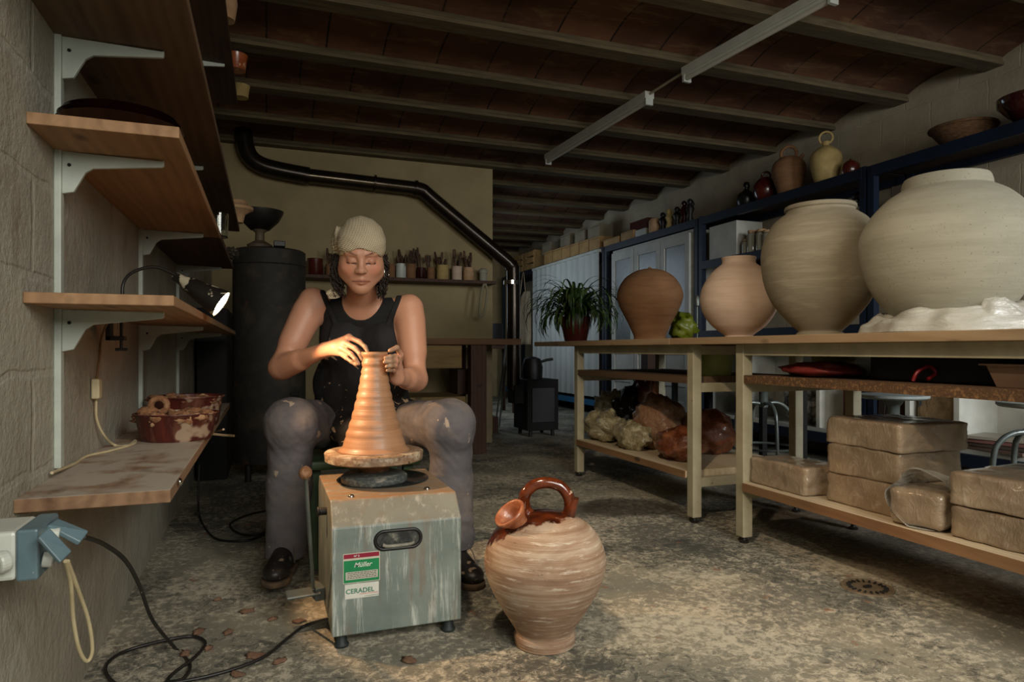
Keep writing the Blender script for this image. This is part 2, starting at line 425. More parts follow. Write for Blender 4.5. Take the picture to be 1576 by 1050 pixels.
def floor_mat():
    m, nt, b = newmat('clay_splashed_concrete')
    w_ = coords(nt,(1,1,1),True)
    n1 = noi(nt, w_, 1.3, 5, .6, .4)
    base = ramp(nt, [(.36, lin((104,102,92))), (.52, lin((134,130,114))), (.66, lin((156,148,126)))], n1).outputs[0]
    # dry slip smears
    n2 = noi(nt, w_, 34, 9, .8, .5); n2b = noi(nt, w_, 2.6, 4, .6)
    f2 = ramp(nt, [(.485,(0,0,0,1)),(.565,(1,1,1,1))], math_(nt,'ADD', math_(nt,'MULTIPLY',n2,.68), math_(nt,'MULTIPLY',n2b,.32))).outputs[0]
    base = mixc(nt, math_(nt,'MULTIPLY',f2,.8), base, lin((212,202,178)))
    # dark specks and scuffs
    n3 = noi(nt, w_, 24, 9, .85, .8); n3b = noi(nt, w_, 1.9, 3, .5)
    f3 = ramp(nt, [(.515,(0,0,0,1)),(.565,(1,1,1,1))], math_(nt,'ADD', math_(nt,'MULTIPLY',n3,.6), math_(nt,'MULTIPLY',n3b,.4))).outputs[0]
    base = mixc(nt, math_(nt,'MULTIPLY',f3,.8), base, lin((56,58,54)))
    # rusty clay marks
    n4 = noi(nt, w_, 9, 4, .6); f4 = ramp(nt, [(.66,(0,0,0,1)),(.69,(1,1,1,1))], n4).outputs[0]
    base = mixc(nt, math_(nt,'MULTIPLY',f4,.7), base, lin((142,98,70)))
    # scratches
    n5 = N(nt,'ShaderNodeTexVoronoi', feature='DISTANCE_TO_EDGE'); n5.inputs['Scale'].default_value = 9
    nt.links.new(noisevec(nt, w_, .35), n5.inputs['Vector'])
    f5 = ramp(nt, [(.006,(1,1,1,1)),(.016,(0,0,0,1))], n5.outputs['Distance']).outputs[0]
    base = mixc(nt, math_(nt,'MULTIPLY',f5, math_(nt,'MULTIPLY', f2, .4)), base, lin((214,204,180)))
    # wet patch, and the shade under the long tables painted into the colour
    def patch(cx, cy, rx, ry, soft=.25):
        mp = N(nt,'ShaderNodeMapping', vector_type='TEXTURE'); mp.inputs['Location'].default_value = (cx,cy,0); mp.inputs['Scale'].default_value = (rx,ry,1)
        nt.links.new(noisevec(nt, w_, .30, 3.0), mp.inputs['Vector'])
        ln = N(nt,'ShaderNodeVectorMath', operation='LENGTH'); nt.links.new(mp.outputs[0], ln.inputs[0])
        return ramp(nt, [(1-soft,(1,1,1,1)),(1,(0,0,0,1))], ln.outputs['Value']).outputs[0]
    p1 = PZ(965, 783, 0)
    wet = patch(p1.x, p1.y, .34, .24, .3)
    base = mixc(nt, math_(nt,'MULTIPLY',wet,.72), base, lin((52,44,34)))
    table_shade = patch(2.75, 1.9, .56, 1.5, .06)
    base = mixc(nt, math_(nt,'MULTIPLY',table_shade,.62), base, lin((62,42,26)))
    nt.links.new(base, b.inputs['Base Color'])
    rg = math_(nt,'SUBTRACT', math_(nt,'MULTIPLY_ADD', n2, .3), math_(nt,'MULTIPLY', wet, .35))
    r2 = math_(nt,'ADD', rg, .25); nt.links.new(r2, b.inputs['Roughness'])
    bumpto(nt, b, math_(nt,'ADD', n2, math_(nt,'MULTIPLY', n3, .5)), .45, .006)
    return m
def noisevec(nt, vec, amt, scale=2.0):
    n = N(nt,'ShaderNodeTexNoise'); n.inputs['Scale'].default_value = scale; n.inputs['Detail'].default_value = 5; nt.links.new(vec, n.inputs['Vector'])
    a = N(nt,'ShaderNodeVectorMath', operation='MULTIPLY_ADD'); nt.links.new(n.outputs['Color'], a.inputs[0])
    a.inputs[1].default_value = (amt,amt,amt); nt.links.new(vec, a.inputs[2])
    s = N(nt,'ShaderNodeVectorMath', operation='SUBTRACT'); nt.links.new(a.outputs[0], s.inputs[0]); s.inputs[1].default_value = (amt/2,)*3
    return s.outputs[0]
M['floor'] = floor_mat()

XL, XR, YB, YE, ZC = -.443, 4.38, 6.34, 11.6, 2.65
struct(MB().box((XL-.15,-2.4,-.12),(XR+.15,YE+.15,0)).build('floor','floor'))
struct(MB().box((XL-.15,-2.4,0),(XL,YE,2.95)).build('wall_left','wall_l'))
struct(MB().box((XR,-2.4,0),(XR+.15,YE,2.95)).build('wall_right','wall_r'))
struct(MB().box((XL,YB,0),(2.12,YB+.18,2.78)).build('wall_back','wall_b'))
struct(MB().box((XL-.15,YE,0),(XR+.15,YE+.15,2.95)).build('wall_far','wall_b'))
# vaulted ceiling: shallow tile arches between concrete joists
pitch, y0b = .668, 2.96
mb = MB(); vs = []; fs = []; K = range(-8, 14); seg = 8
for k in K:
    ya, yb = y0b+k*pitch, y0b+(k+1)*pitch
    n = len(vs)
    for i in range(seg+1):
        t = i/seg; y = ya+(yb-ya)*t; z = ZC+.03+.085*(1-(2*t-1)**2)
        vs += [(XL-.1,y,z),(XR+.1,y,z),(XL-.1,y,3.0),(XR+.1,y,3.0)]
    for i in range(seg):
        a, b_ = n+4*i, n+4*i+4
        fs += [(a,a+1,b_+1,b_),(a+2,b_+2,b_+3,a+3),(a,b_,b_+2,a+2),(a+1,a+3,b_+3,b_+1)]
mb.add(vs, fs); struct(mb.build('ceiling','ceiling'))
for k in K:
    y = y0b+k*pitch
    if y < -2.2: continue
    pr = [(y-.055,ZC+.09),(y-.05,ZC+.03),(y-.062,ZC+.022),(y-.06,ZC),(y+.06,ZC),(y+.062,ZC+.022),(y+.05,ZC+.03),(y+.055,ZC+.09)]
    struct(MB().prism(pr,'X',XL,XR).build('trim_%d' % (k+9),'concrete_beam'))

# floor drain
dr = PZ(1335,905,0)
t = thing('floor_drain', (dr.x,dr.y,0), 'round rusty floor drain grate set in the concrete floor by the long table', 'floor drain')
mb = MB(); mb.lathe([(.0,.001),(.075,.001),(.078,.004),(.086,.004),(.088,.0)], dr, 32); mb.build('drain_plate', pm('rusty_iron',(124,108,84),(92,78,60),scale=30,rough=.8,bump=.4), t)
mb = MB()
for i in range(20):
    a = i*math.tau/20; mb.obox((dr.x+.06*math.cos(a), dr.y+.06*math.sin(a), .005),(.016,.006,.004),a)
mb.build('grate_slot','black_mat',t); MB().obox((dr.x,dr.y,.006),(.03,.012,.006)).build('grate_key','black_mat',t)

# ------------------------------------------------ left wall shelving
def plank(x0,x1,y0,y1,z1,th,m,label,name='shelf_board'):
    o = MB().box((x0,y0,z1-th),(x1,y1,z1)).build(name,m,bevel=.002)
    return tag(o,label,'shelf')
XF = -.172
plank(XL,-.18,1.49,3.8,.57,.026,'shelf_clay','lowest left wall shelf board dusted with pale clay, glazed tubs on it')
plank(XL,-.18,1.543,4.5,.962,.022,'shelf_pine','pine shelf board on left wall with the clamped desk lamp')
plank(XL,XF,1.561,2.9,1.318,.024,'shelf_pine','pine shelf board on left wall carrying the dark glazed plates')
plank(XL,XF,2.915,4.0,1.318,.024,'shelf_brown','short brown board behind the pine one, level with the dark plates')
plank(XL,-.150,1.15,4.3,1.575,.024,'shelf_dark','long dark board on left wall, above the glazed plates')
plank(XL,-.17,1.2,4.55,2.41,.026,'shelf_brown','highest brown board on left wall, just under the ceiling')
for i,(y,lab) in enumerate(((1.756,'white slotted shelf upright nearest the camera on left wall'),(2.80,'second white slotted shelf upright, behind the desk lamp'),(3.9,'farthest white slotted shelf upright near the kiln'))):
    mb = MB(); mb.box((XL,y-.013,.585),(XL+.014,y+.013,2.38)); tag(mb.build('shelf_upright','bracket',bevel=.002),lab,'shelf upright')
def bracket(y, z, L, lab, grp=None):
    x = XL+.014
    pr = [(x,z),(x+L,z-.004),(x+L+.004,z-.002),(x+L+.004,z-.014),(x+L,z-.018),(x+.06,z-.034),(x+.045,z-.045),(x+.022,z-.09),(x,z-.095)]
    t = thing('shelf_bracket',(x,y,z-.095),lab,'shelf bracket',grp)
    MB().prism(pr,'Y',y-.005,y+.005).build('bracket_arm','bracket',t,bevel=.0012)
    MB().cyl((x+.014,y-.0062,z-.03),(x+.014,y+.0062,z-.03),.004,segs=10).build('screw_hole','black_mat',t)
wh = {.57-.026:'lowest clay dusted shelf', .962-.022:'lamp shelf', 1.318-.024:'glazed plate shelf', 1.575-.024:'dark board above the plates', 2.41-.026:'topmost board'}
for z,nm in wh.items():
    for y,pos in ((1.756,'nearest'),(2.80,'second'),(3.9,'farthest')):
        if z < .6 and y < 2: continue
        if z < .6: continue
        bracket(y, z, .20 if z < 1.6 else .215, '%s white steel bracket holding up the %s' % (pos, nm))
# plates on the pine shelf
c = V((-.305,1.715,1.318))
for i,(r,h) in enumerate(((.122,.030),(.118,.028),(.108,.026))):
    z = c.z+.014*i; mb = MB()
    mb.lathe([(.0,z),(r*.55,z),(r,z+h),(r+.004,z+h+.001),(r,z+h-.002+.004),(r*.6,z+.006),(0,z+.005)],(c.x,c.y,0),40)
    tag(mb.build('glazed_plate','glaze_dark',smooth=True), ['dark red glazed plate at the bottom of the stack on the pine shelf','dark red glazed plate in the middle of the stack on the pine shelf','topmost dark red glazed plate on the pine shelf'][i],'plate')
# desk lamp clamped to the shelf
LB = P(190,452,1.86); LB.z = .962
lp = [LB, P(189,440,1.86), P(203,420,1.89), P(235,411,1.94), P(262,419,1.98), P(274,428,2.0)]
t = thing('desk_lamp',LB,'clay-spattered black desk lamp with gooseneck clamped to the left shelf','lamp')
MB().tube(lp,.0045,8,smooth=8).build('gooseneck','black',t,smooth=True)
mb = MB(); bx, by = LB.x, LB.y; mb.box((bx-.03,by-.02,.962),(bx+.02,by+.02,.985)); mb.box((bx-.04,by-.02,.875),(bx-.028,by+.02,.985)); mb.box((bx-.04,by-.02,.875),(bx+.005,by+.02,.887))
mb.cyl((bx-.005,by,.85),(bx-.005,by,.938),.004); mb.cyl((bx-.02,by,.85),(bx+.01,by,.85),.004); mb.build('clamp','black',t,bevel=.001)
a = P(272,427,2.0); LAMP_M = P(341,468,2.025)
ax = (LAMP_M-a).normalized(); a = a-ax*.01
q = ax.to_track_quat('Z','Y').to_matrix(); Ls = (LAMP_M-a).length
M['lampshade'] = pm('spattered_lamp_enamel',(24,22,20),(34,30,27),scale=9,rough=.35,bump=.1,spot=(176,166,140),spotscale=24,spotlim=.545)
mb = MB(); mb.lathe([(.010,0),(.014,.005),(.016,Ls*.2),(.024,Ls*.3),(.044,Ls),(.042,Ls),(.022,Ls*.32),(.0,Ls*.3)],a,32,q); mb.build('lamp_shade','lampshade',t,smooth=True)
m, nt, b = newmat('lamp_bulb_glow'); b.inputs['Emission Color'].default_value = (1,.78,.5,1); b.inputs['Emission Strength'].default_value = 45
mb = MB(); mb.ell(a+ax*(Ls-.022),(.028,.028,.024),20,12,q); mb.build('bulb',m,t,smooth=True)
MB().lathe([(.0,Ls*.33),(.023,Ls*.35),(.0405,Ls-.001),(.0415,Ls-.001),(.0245,Ls*.34)],a,32,q).build('reflector','plastic_white',t,smooth=True)
sp = bpy.data.lights.new('lamp_light','SPOT'); sp.energy = 40; sp.color = (1,.62,.34); sp.spot_size = math.radians(70); sp.spot_blend = .3; sp.shadow_soft_size = .02
so = bpy.data.objects.new('lamp_light',sp); C.objects.link(so); so.parent = t; so.location = LAMP_M+ax*.008-LB
tgt = V((.27,2.2,.58)); so.rotation_euler = ((tgt-LAMP_M).to_track_quat('-Z','Y')).to_euler()
# lamp cord with inline switch
t = thing('lamp_cord',(-.43,1.95,.57),'cream lamp cord with inline switch hanging down left wall onto lowest shelf','cord')
XW = XL+.008
pts = [PX(165,497,XW+.05), PX(156,520,XW), PX(153,550,XW), PX(149,583,XW)]
MB().tube(pts,.0028,6,smooth=6).build('upper_cord',pm('brown_cord',(130,92,52),(110,76,42)),t,smooth=True)
sw0, sw1 = PX(149,583,XW+.004), PX(148,614,XW+.004)
MB().box((XW-.006,sw1.y-.012,sw1.z),(XW+.014,sw0.y+.014,sw0.z)).build('inline_switch','cable_cream',t,bevel=.004)
zc = .574
pts = [PX(148,614,XW), PX(149,645,XW), PX(160,670,XW+.01), PZ(176,685,zc), PZ(197,686,zc), PZ(208,678,zc), PZ(205,684,zc), PZ(170,694,zc), PZ(120,703,zc), PZ(92,715,zc), PX(80,728,XW+.004)]
pts = [V((max(p_.x,XW),p_.y,p_.z)) for p_ in pts]
MB().tube(pts,.0035,6,smooth=8).build('lower_cord','cable_cream',t,smooth=True)
# tubs with clay scraps
def tub(c, rx, ry, h, lab, scr, seed):
    t = thing('glazed_tub',c,lab,'tub'); mb = MB(); segs = 40
    pr = [(.0,0),(.80,0),(.86,.01),(.97,h*.9),(1.04,h*.97),(1.03,h),(.96,h*.98),(.90,h*.6),(.0,h*.58)]
    mb.lathe([(r,z) for r,z in pr],(0,0,0),segs); mb.v = [V((c[0]+p.x*rx,c[1]+p.y*ry,c[2]+p.z)) for p in mb.v]
    mb.build('tub_wall','glaze_tub',t,smooth=True)
    mb = MB(); rr = random.Random(seed)
    for i in range(scr):
        a = rr.random()*6.28; k = rr.random()**.5*.85
        mb.ell((c[0]+rx*k*math.cos(a),c[1]+ry*k*math.sin(a),c[2]+h*(.70+.22*rr.random())),(.016+.016*rr.random(),.016+.014*rr.random(),.008+.012*rr.random()),10,7,disp=.5,freq=2,seed=i)
    tag(mb.build('clay_scraps','clay_dry',t,smooth='all'),kind='stuff')
    return t
cb = PZ(268,683,.57); cb.y += .10
tub((-.262,cb.y,.57),.118,.10,.085,'front red glazed clay tub with pale slip smear on lowest shelf',50,1)
tub((-.275,cb.y+.42,.57),.125,.12,.11,'rear dark red clay tub behind the front one on lowest shelf',34,2)
mb = MB(); tr = V((-.32,cb.y-.01,.648)); mb.torus(tr+V((.01,0,.03)),.022,.010,Matrix.Rotation(math.pi/2,3,'X')); mb.ell(tr+V((-.02,.0,.01)),(.03,.02,.018),disp=.3,seed=3)
tag(mb.build('clay_ring','clay_dry',smooth='all'),'ring of dry trimmed clay resting in the front red tub','clay scrap')
for i,(p0,p1,p2) in enumerate((((325,668),(345,670),(360,671)),((322,665),(338,663),(344,661)))):
    ps = [PX(p0[0],p0[1],-.22), PX(p1[0],p1[1],-.17), PX(p2[0],p2[1],-.13)]
    tag(MB().tube(ps,.0055-.002*i,7,smooth=4).build('wooden_stick',pm('stick_wood',(190,160,118),(150,122,86),scale=30)),['longer pale wooden stick poking out past the front red tub','shorter thin wooden stick beside the longer one by the tub'][i],'stick')
p = PX(277,742,-.175); tag(MB().ell((p.x,p.y,p.z),(.006,.009,.009)).build('drawer_knob','chrome',smooth=True),'small round shiny knob under the edge of lowest left shelf','knob')
# things on the upper shelves
def bowl(name,c,r,h,m,lab,cat='bowl',foot=.55,flip=False):
    pr = [(0,0),(r*foot,0),(r*foot,.006),(r*.9,h*.7),(r,h),(r-.005,h),(r*.85,h*.7),(r*.5,.012),(0,.01)]
    if flip: pr = [(a_,h-b_) for a_,b_ in pr]
    mb = MB(); mb.lathe(pr,c,32); return tag(mb.build(name,m,smooth=True),lab,cat)
M['glaze_orange'] = pm('orange_glaze',(176,96,52),(140,66,34),scale=12,rough=.3,coat=.4,bump=.05,spot=(206,160,120),spotscale=20,spotlim=.6)
M['bisque'] = pm('bisque_clay',(196,160,122),(166,128,92),scale=12,rough=.8,bump=.1)
M['bisque_y'] = pm('yellow_bisque',(190,166,106),(160,136,84),scale=12,rough=.8,bump=.1)
z5 = 2.412
bowl('orange_bowl',(-.158,4.05,z5),.062,.085,'glaze_orange','orange glazed bowl at edge of topmost left board',foot=.8)
bowl('yellow_bowl',(-.150,4.48,z5),.056,.075,'bisque_y','pale yellow bowl near far end of topmost left board',foot=.8)
tag(MB().lathe([(0,0),(.05,0),(.062,.08),(.05,.18),(.03,.2),(0,.2)],(-.19,3.45,z5),28).build('tall_vase','bisque',smooth=True),'tall pale vase on topmost left board, before the orange bowl','vase')
tag(MB().lathe([(0,0),(.05,0),(.07,.07),(.055,.15),(.04,.16),(0,.16)],(-.185,3.05,z5),28).build('short_vase','bisque_y',smooth=True),'stout pale vase nearest the camera on topmost left board','vase')
p = PX(366,290,-.15); 
t = thing('mushroom_jar',(-.165,4.1,1.577),'pale lidded jar with wide rim at end of dark board','jar'); mb = MB()
mb.lathe([(0,0),(.03,0),(.042,.05),(.085,.075),(.085,.09),(.06,.10),(.05,.125),(0,.13)],(-.155,4.15,1.577),30); mb.build('jar_body','bisque',t,smooth=True)
M['glass'] = pm('clear_glass',(235,240,235),rough=.05,trans=1,bump=0)
tag(MB().lathe([(0,0),(.034,0),(.036,.10),(.034,.10),(.032,.006),(0,.006)],(-.185,3.05,1.344-.026),24).build('glass_jar','glass',smooth=True),'clear glass jar on short brown board behind the plates','jar')
tag(MB().ell((-.17,3.75,1.318+.03),(.035,.05,.03),disp=.4,seed=5).build('crumpled_cloth',pm('dark_rag',(70,62,50),(44,38,30))),'small dark crumpled rag at the end of the brown board','rag')
# socket box
t = thing('socket_box',(XL,1.30,.49),'white and blue-grey power socket box fixed on left wall','socket box')
MB().box((XL,1.25,.488),(-.368,1.36,.565)).build('socket_housing','plastic_white',t,bevel=.006)
MB().box((-.368,1.248,.486),(-.338,1.362,.567)).build('end_cover','plastic_bluegrey',t,bevel=.004)
def plate(cs, ds, th):
    """thick plate through four measured corners"""
    q = [P(c_[0],c_[1],d_) for c_,d_ in zip(cs,ds)]; n_ = (q[1]-q[0]).cross(q[3]-q[0]).normalized()*th
    return MB().add(q+[p_+n_ for p_ in q],[(0,3,2,1),(4,5,6,7),(0,1,5,4),(1,2,6,5),(2,3,7,6),(3,0,4,7)])
plate([(58.6,827),(75.7,811),(111,848),(93,866)],[1.03,1.05,1.05,1.03],.008).build('socket_flap','plastic_bluegrey',t,bevel=.002)
plate([(74,808),(90,798),(137,817),(124,835)],[1.10,1.13,1.14,1.12],.008).build('socket_flap','plastic_bluegrey',t,bevel=.002)
mb = MB(); mb.cyl((-.338,1.30,.545),(-.322,1.302,.543),.011); mb.build('plug','plastic_white',t,bevel=.002)
mb = MB(); mb.cyl((-.338,1.27,.512),(-.324,1.272,.51),.012); mb.build('plug','plastic_white',t,bevel=.002)
MB().cyl(P(-6,868,1.02),P(13,862,1.035),.017).build('round_plug','plastic_white',t,bevel=.004)
zf = .008
s1 = P(128,826,1.135)
wc = [s1, P(160,838,1.32), P(192,862,1.42), P(214,900,1.50), P(235,955,1.66)] 
pts = wc+[PZ(268,996,zf), PZ(292,1022,zf), PZ(283,1044,zf), PZ(258,1049,zf), PZ(270,1034,zf), PZ(300,1012,zf+.006), PZ(316,990,zf), PZ(298,980,zf), PZ(262,984,zf+.008), PZ(200,1000,zf), PZ(168,1018,zf), PZ(164,1038,zf), PZ(190,1056,zf), PZ(260,1052,zf), PZ(340,1036,zf), PZ(405,1012,zf), PZ(440,985,zf), PZ(470,963,zf), V((.165,2.0,.07))]
tag(MB().tube(pts,.0045,8,smooth=8).build('power_cable','cable_black',smooth=True),'clay-specked black power cable looping from the socket box to the wheel','cable')
pts = [P(101,864,1.115), P(109,900,1.17), P(113,955,1.23), P(122,1000,1.27), P(134,1018,1.30), P(142,1000,1.30), P(136,955,1.27), P(119,905,1.19), P(104,864,1.12)]
tag(MB().tube(pts,.0036,8,smooth=8).build('extension_cord','cable_cream',smooth=True),'cream cord loop hanging from the socket box down left wall','cord')
pts = [P(307,715,3.35), PZ(305,770,.1), PZ(309,800,zf), PZ(330,828,zf), PZ(370,833,zf), PZ(400,826,zf), PZ(420,812,zf), PZ(400,822,zf+.006), PZ(370,822,zf), PZ(354,808,zf), PZ(375,795,zf), PZ(410,786,zf), PZ(450,780,zf)]
tag(MB().tube(pts,.005,8,smooth=8).build('foot_cable',pm('plain_black_cable',(16,15,15),rough=.5),smooth=True),'thin black cable curling on the floor behind the potter\'s foot','cable')
# clay flakes on the floor
fl = [(380,942,.035),(352,975,.03),(395,1012,.04),(430,1020,.03),(630,1018,.035),(335,925,.02),(305,975,.035),(460,958,.03),(320,1000,.02),(365,1040,.03),(420,955,.02),(285,1008,.03)]
M['flake'] = pm('dry_clay_flake',(138,104,80),(96,72,56),scale=30,rough=.95,bump=.5)
for i,(x,y,r) in enumerate(fl):
    p = PZ(x,y,0); o = MB().ell((p.x,p.y,.004),(r*.7,r*.45,.006),12,6,disp=.7,freq=2.2,seed=i*3+1,rot=Matrix.Rotation(i*1.3,3,'Z')).build('clay_flake','flake',smooth='all')
    tag(o,'small rust-brown dry clay flake lying on the floor left of centre','clay flake','clay flakes scattered over the floor')

# ------------------------------------------------ pottery wheel
def streaky():
    m, nt, b = newmat('slip_streaked_housing')
    n = noi(nt, coords(nt,(1,1,1)), 6, 5)
    base = ramp(nt,[(.35,lin((104,116,110))),(.65,lin((132,142,134)))],n).outputs[0]
    s = noi(nt, coords(nt,(11,11,.9)), 3.2, 7, .75, .3); s2 = noi(nt, coords(nt,(1,1,1)), 7, 3)
    f = ramp(nt,[(.52,(0,0,0,1)),(.62,(1,1,1,1))], math_(nt,'ADD',math_(nt,'MULTIPLY',s,.8),math_(nt,'MULTIPLY',s2,.2))).outputs[0]
    base = mixc(nt, math_(nt,'MULTIPLY',f,.8), base, lin((200,204,194)))
    s3 = noi(nt, coords(nt,(9,9,1.2)), 2.5, 6, .7); f3 = ramp(nt,[(.54,(0,0,0,1)),(.66,(1,1,1,1))], s3).outputs[0]
    base = mixc(nt, math_(nt,'MULTIPLY',f3,.5), base, lin((122,96,74)))
    # clay film on the top face
    g = N(nt,'ShaderNodeTexCoord'); sx = N(nt,'ShaderNodeSeparateXYZ'); nt.links.new(g.outputs['Object'], sx.inputs[0])
    h = ramp(nt,[(.408,(0,0,0,1)),(.414,(1,1,1,1))], sx.outputs['Z']).outputs[0]
    n5 = noi(nt, coords(nt,(1,3,1)), 12, 6, .7)
    h2 = math_(nt,'MULTIPLY',ramp(nt,[(.344,(0,0,0,1)),(.352,(1,1,1,1))], sx.outputs['Z']).outputs[0],.5); base = mixc(nt, h2, base, lin((134,122,104)))
    f5 = math_(nt,'MULTIPLY', h, ramp(nt,[(.42,(.15,.15,.15,1)),(.56,(1,1,1,1))], n5).outputs[0])
    base = mixc(nt, f5, base, lin((146,112,80)))
    nt.links.new(base, b.inputs['Base Color']); b.inputs['Roughness'].default_value = .42
    bumpto(nt, b, s, .15, .003); return m
WX, WY = .333, 2.22
t = thing('pottery_wheel',(.36,2.18,0),'grey electric pottery wheel with slip streaks and a green label, in front of the potter','pottery wheel')
x0,x1,yf,yk = .172,.547,1.93,2.44
pr = [(yf,.043),(yf,.348),(yf+.06,.414),(yk-.03,.414),(yk,.38),(yk,.043)]
MB().prism(pr,'X',x0,x1).build('housing',streaky(),t,bevel=.004)
M['foot_rubber'] = pm('rubber_foot',(28,34,34),(46,56,56),scale=20,rough=.6)
for fx,fy in ((x0+.03,yf+.04),(x1-.03,yf+.04),(x0+.03,yk-.05),(x1-.03,yk-.05)):
    MB().lathe([(0,0),(.02,0),(.022,.006),(.016,.014),(.014,.045),(0,.045)],(fx,fy,0),18).build('foot','foot_rubber',t,smooth=True)
# recessed grip
gx,gz,ga,gb = .358,.302,.062,.023
def oval(a_,b_,n=40):
    return [(gx+(a_-b_)*(1 if math.cos(q)>0 else -1)*(1 if abs(math.cos(q))>1e-6 else 0)+b_*math.cos(q), gz+b_*math.sin(q)) for q in [2*math.pi*i/n for i in range(n)]]
mb = MB(); mb.tube([(p[0],yf-.002,p[1]) for p in oval(ga+.004,gb+.003)]+[(oval(ga+.004,gb+.003)[0][0],yf-.002,oval(ga+.004,gb+.003)[0][1])],.005,8,False); grip = mb.build('grip_recess','black',t,smooth=True)
MB().prism([(p[0],p[1]) for p in oval(ga,gb)],'Y',yf-.002,yf+.004).build('recess_back',pm('dark_scuffed_plastic',(30,32,30),(70,72,66),(140,136,120),scale=28,rough=.5,lo=.45,hi=.72),t)
mb = MB(); mb.tube([(gx-.045,yf-.004,gz-.012),(gx-.03,yf-.007,gz-.016),(gx+.03,yf-.007,gz-.016),(gx+.045,yf-.004,gz-.012)],.0055,8,smooth=6); mb.build('grip_lip',pm('worn_lip',(150,146,130),(96,92,82),scale=40,rough=.5),t,smooth=True)
# labels
flat = {}
def flatm(n,c,r=.5):
    if n not in flat: flat[n] = pm(n,c,tuple(int(v*.93) for v in c),scale=30,rough=r,bump=0)
    return flat[n]
def qbox(x0,x1,z0,z1,y,n,m,parent): return MB().box((x0,y,z0),(x1,y+.0012,z1)).build(n,m,parent)
t1 = thing('green_label',(.253,yf-.001,.192),None,None); t1.parent = t; t1.location = V((.253,yf-.001,.192))-ROOTLOC[t.name]; ROOTLOC[t1.name] = V((.253,yf-.001,.192))
t1['label'] = 'green and dark red maker label'
qbox(.202,.305,.190,.274,yf-.0012,'label_border',flatm('label_cream',(206,200,180)),t1)
qbox(.204,.303,.260,.272,yf-.0018,'red_band',flatm('label_red',(150,24,54)),t1)
qbox(.204,.303,.192,.254,yf-.0018,'green_field',flatm('label_green',(20,134,78)),t1)
qbox(.209,.299,.200,.222,yf-.0024,'text_panel',flatm('label_panel',(196,190,174)),t1)
mb = MB()
rr = random.Random(3)
for r in range(4):
    x = .214
    while x < .292:
        wd = .003+.006*rr.random(); mb.box((x,yf-.0028,.2035+r*.0048),(min(x+wd,.295),yf-.0024,.2052+r*.0048)); x += wd+.002
mb.build('small_print',flatm('print_grey',(70,84,70)),t1)
def text(s, x, z, size, m, parent, y, italic=0, name='lettering', sx=1):
    cu = bpy.data.curves.new('txt','FONT'); cu.body = s; cu.size = size; cu.shear = italic; cu.extrude = .0003; cu.offset = .0002
    o = bpy.data.objects.new('txt',cu); C.objects.link(o); bpy.context.view_layer.update()
    me = bpy.data.meshes.new_from_object(o.evaluated_get(bpy.context.evaluated_depsgraph_get()))
    bpy.data.objects.remove(o); mb = MB()
    for v in me.vertices: mb.v.append(V((x+v.co.x*sx, y-v.co.z, z+v.co.y)))
    mb.f = [tuple(p.vertices) for p in me.polygons]
    return mb.build(name,m,parent)
text('Müller',.232,.234,.019,flatm('print_white',(226,226,214)),t1,yf-.002,.3)
text('N° 5',.232,.263,.008,flatm('print_white',(226,226,214)),t1,yf-.002)
t2 = thing('white_label',(.253,yf-.001,.145),None,None); t2.parent = t; t2.location = V((.253,yf-.001,.145))-ROOTLOC[t.name]; ROOTLOC[t2.name] = V((.253,yf-.001,.145))
t2['label'] = 'white maker label with green lettering'
qbox(.207,.302,.146,.187,yf-.0012,'label_paper',flatm('label_white',(222,222,210)),t2)
text('CERADEL',.2095,.161,.0185,flatm('letter_green',(30,120,92)),t2,yf-.002,sx=1.02)
qbox(.248,.300,.1565,.1578,yf-.0016,'underline',flatm('underline_orange',(206,110,80)),t2)
qbox(.262,.302,.1495,.1505,yf-.0016,'lower_line',flatm('line_grey',(100,104,96)),t2)
# screws on the top, side knob, lever
for sx_,sy_ in ((.235,2.02),(.47,2.05)):
    MB().lathe([(0,.414),(.009,.414),(.009,.418),(.006,.421),(0,.421)],(sx_,sy_,0),14).build('top_screw','chrome',t,smooth=True)
mb = MB(); mb.cyl((x0-.022,2.10,.36),(x0,2.10,.36),.012); mb.cyl((x0-.028,2.10,.36),(x0-.022,2.10,.36),.015); mb.build('side_knob','black',t,bevel=.002)
la = PX(470,728,.10); lb = PX(482,905,.135)
mb = MB(); mb.tube([la,lb],.0055,10); lev = mb.build('pedal_lever','grey_metal',t,smooth=True)
MB().ell(la,(.018,.018,.018),16,10,disp=.05).build('lever_knob','clay_dry',t,smooth='all')
mb = MB(); mb.obox(lb+V((-.03,.0,-.012)),(.10,.05,.008),.1,.15); mb.obox(lb+V((.015,.02,-.02)),(.03,.06,.04),.2); mb.build('foot_pedal','grey_metal',t,bevel=.003)
# splash ring, hub, head
mb = MB(); mb.lathe([(0,.414),(.15,.414),(.152,.418),(.148,.421),(0,.421)],(WX+.035,WY+.04,0),40); mb.build('splash_plate',pm('wet_black_plate',(20,24,24),(34,40,40),scale=12,rough=.2),t,smooth=True)
M['ring_grey'] = pm('slip_coated_ring',(120,124,116),(66,74,74),(150,146,132),scale=14,stretch=(2,2,6),rough=.5,bump=.2)
MB().lathe([(0,.414),(.100,.414),(.107,.422),(.107,.437),(.098,.444),(.07,.446),(.05,.452),(0,.452)],(WX,WY,0),48).build('splash_ring','ring_grey',t,smooth=True)
MB().lathe([(0,.45),(.045,.45),(.05,.462),(.062,.47),(.062,.487),(0,.487)],(WX,WY,0),36).build('hub','clay_dry',t,smooth='all')
M['bat'] = pm('plaster_bat',(168,142,112),(118,92,68),(190,174,148),scale=11,stretch=(1.5,1.5,2),rough=.6,bump=.1,spot=(92,70,52),spotscale=46,spotlim=.6)
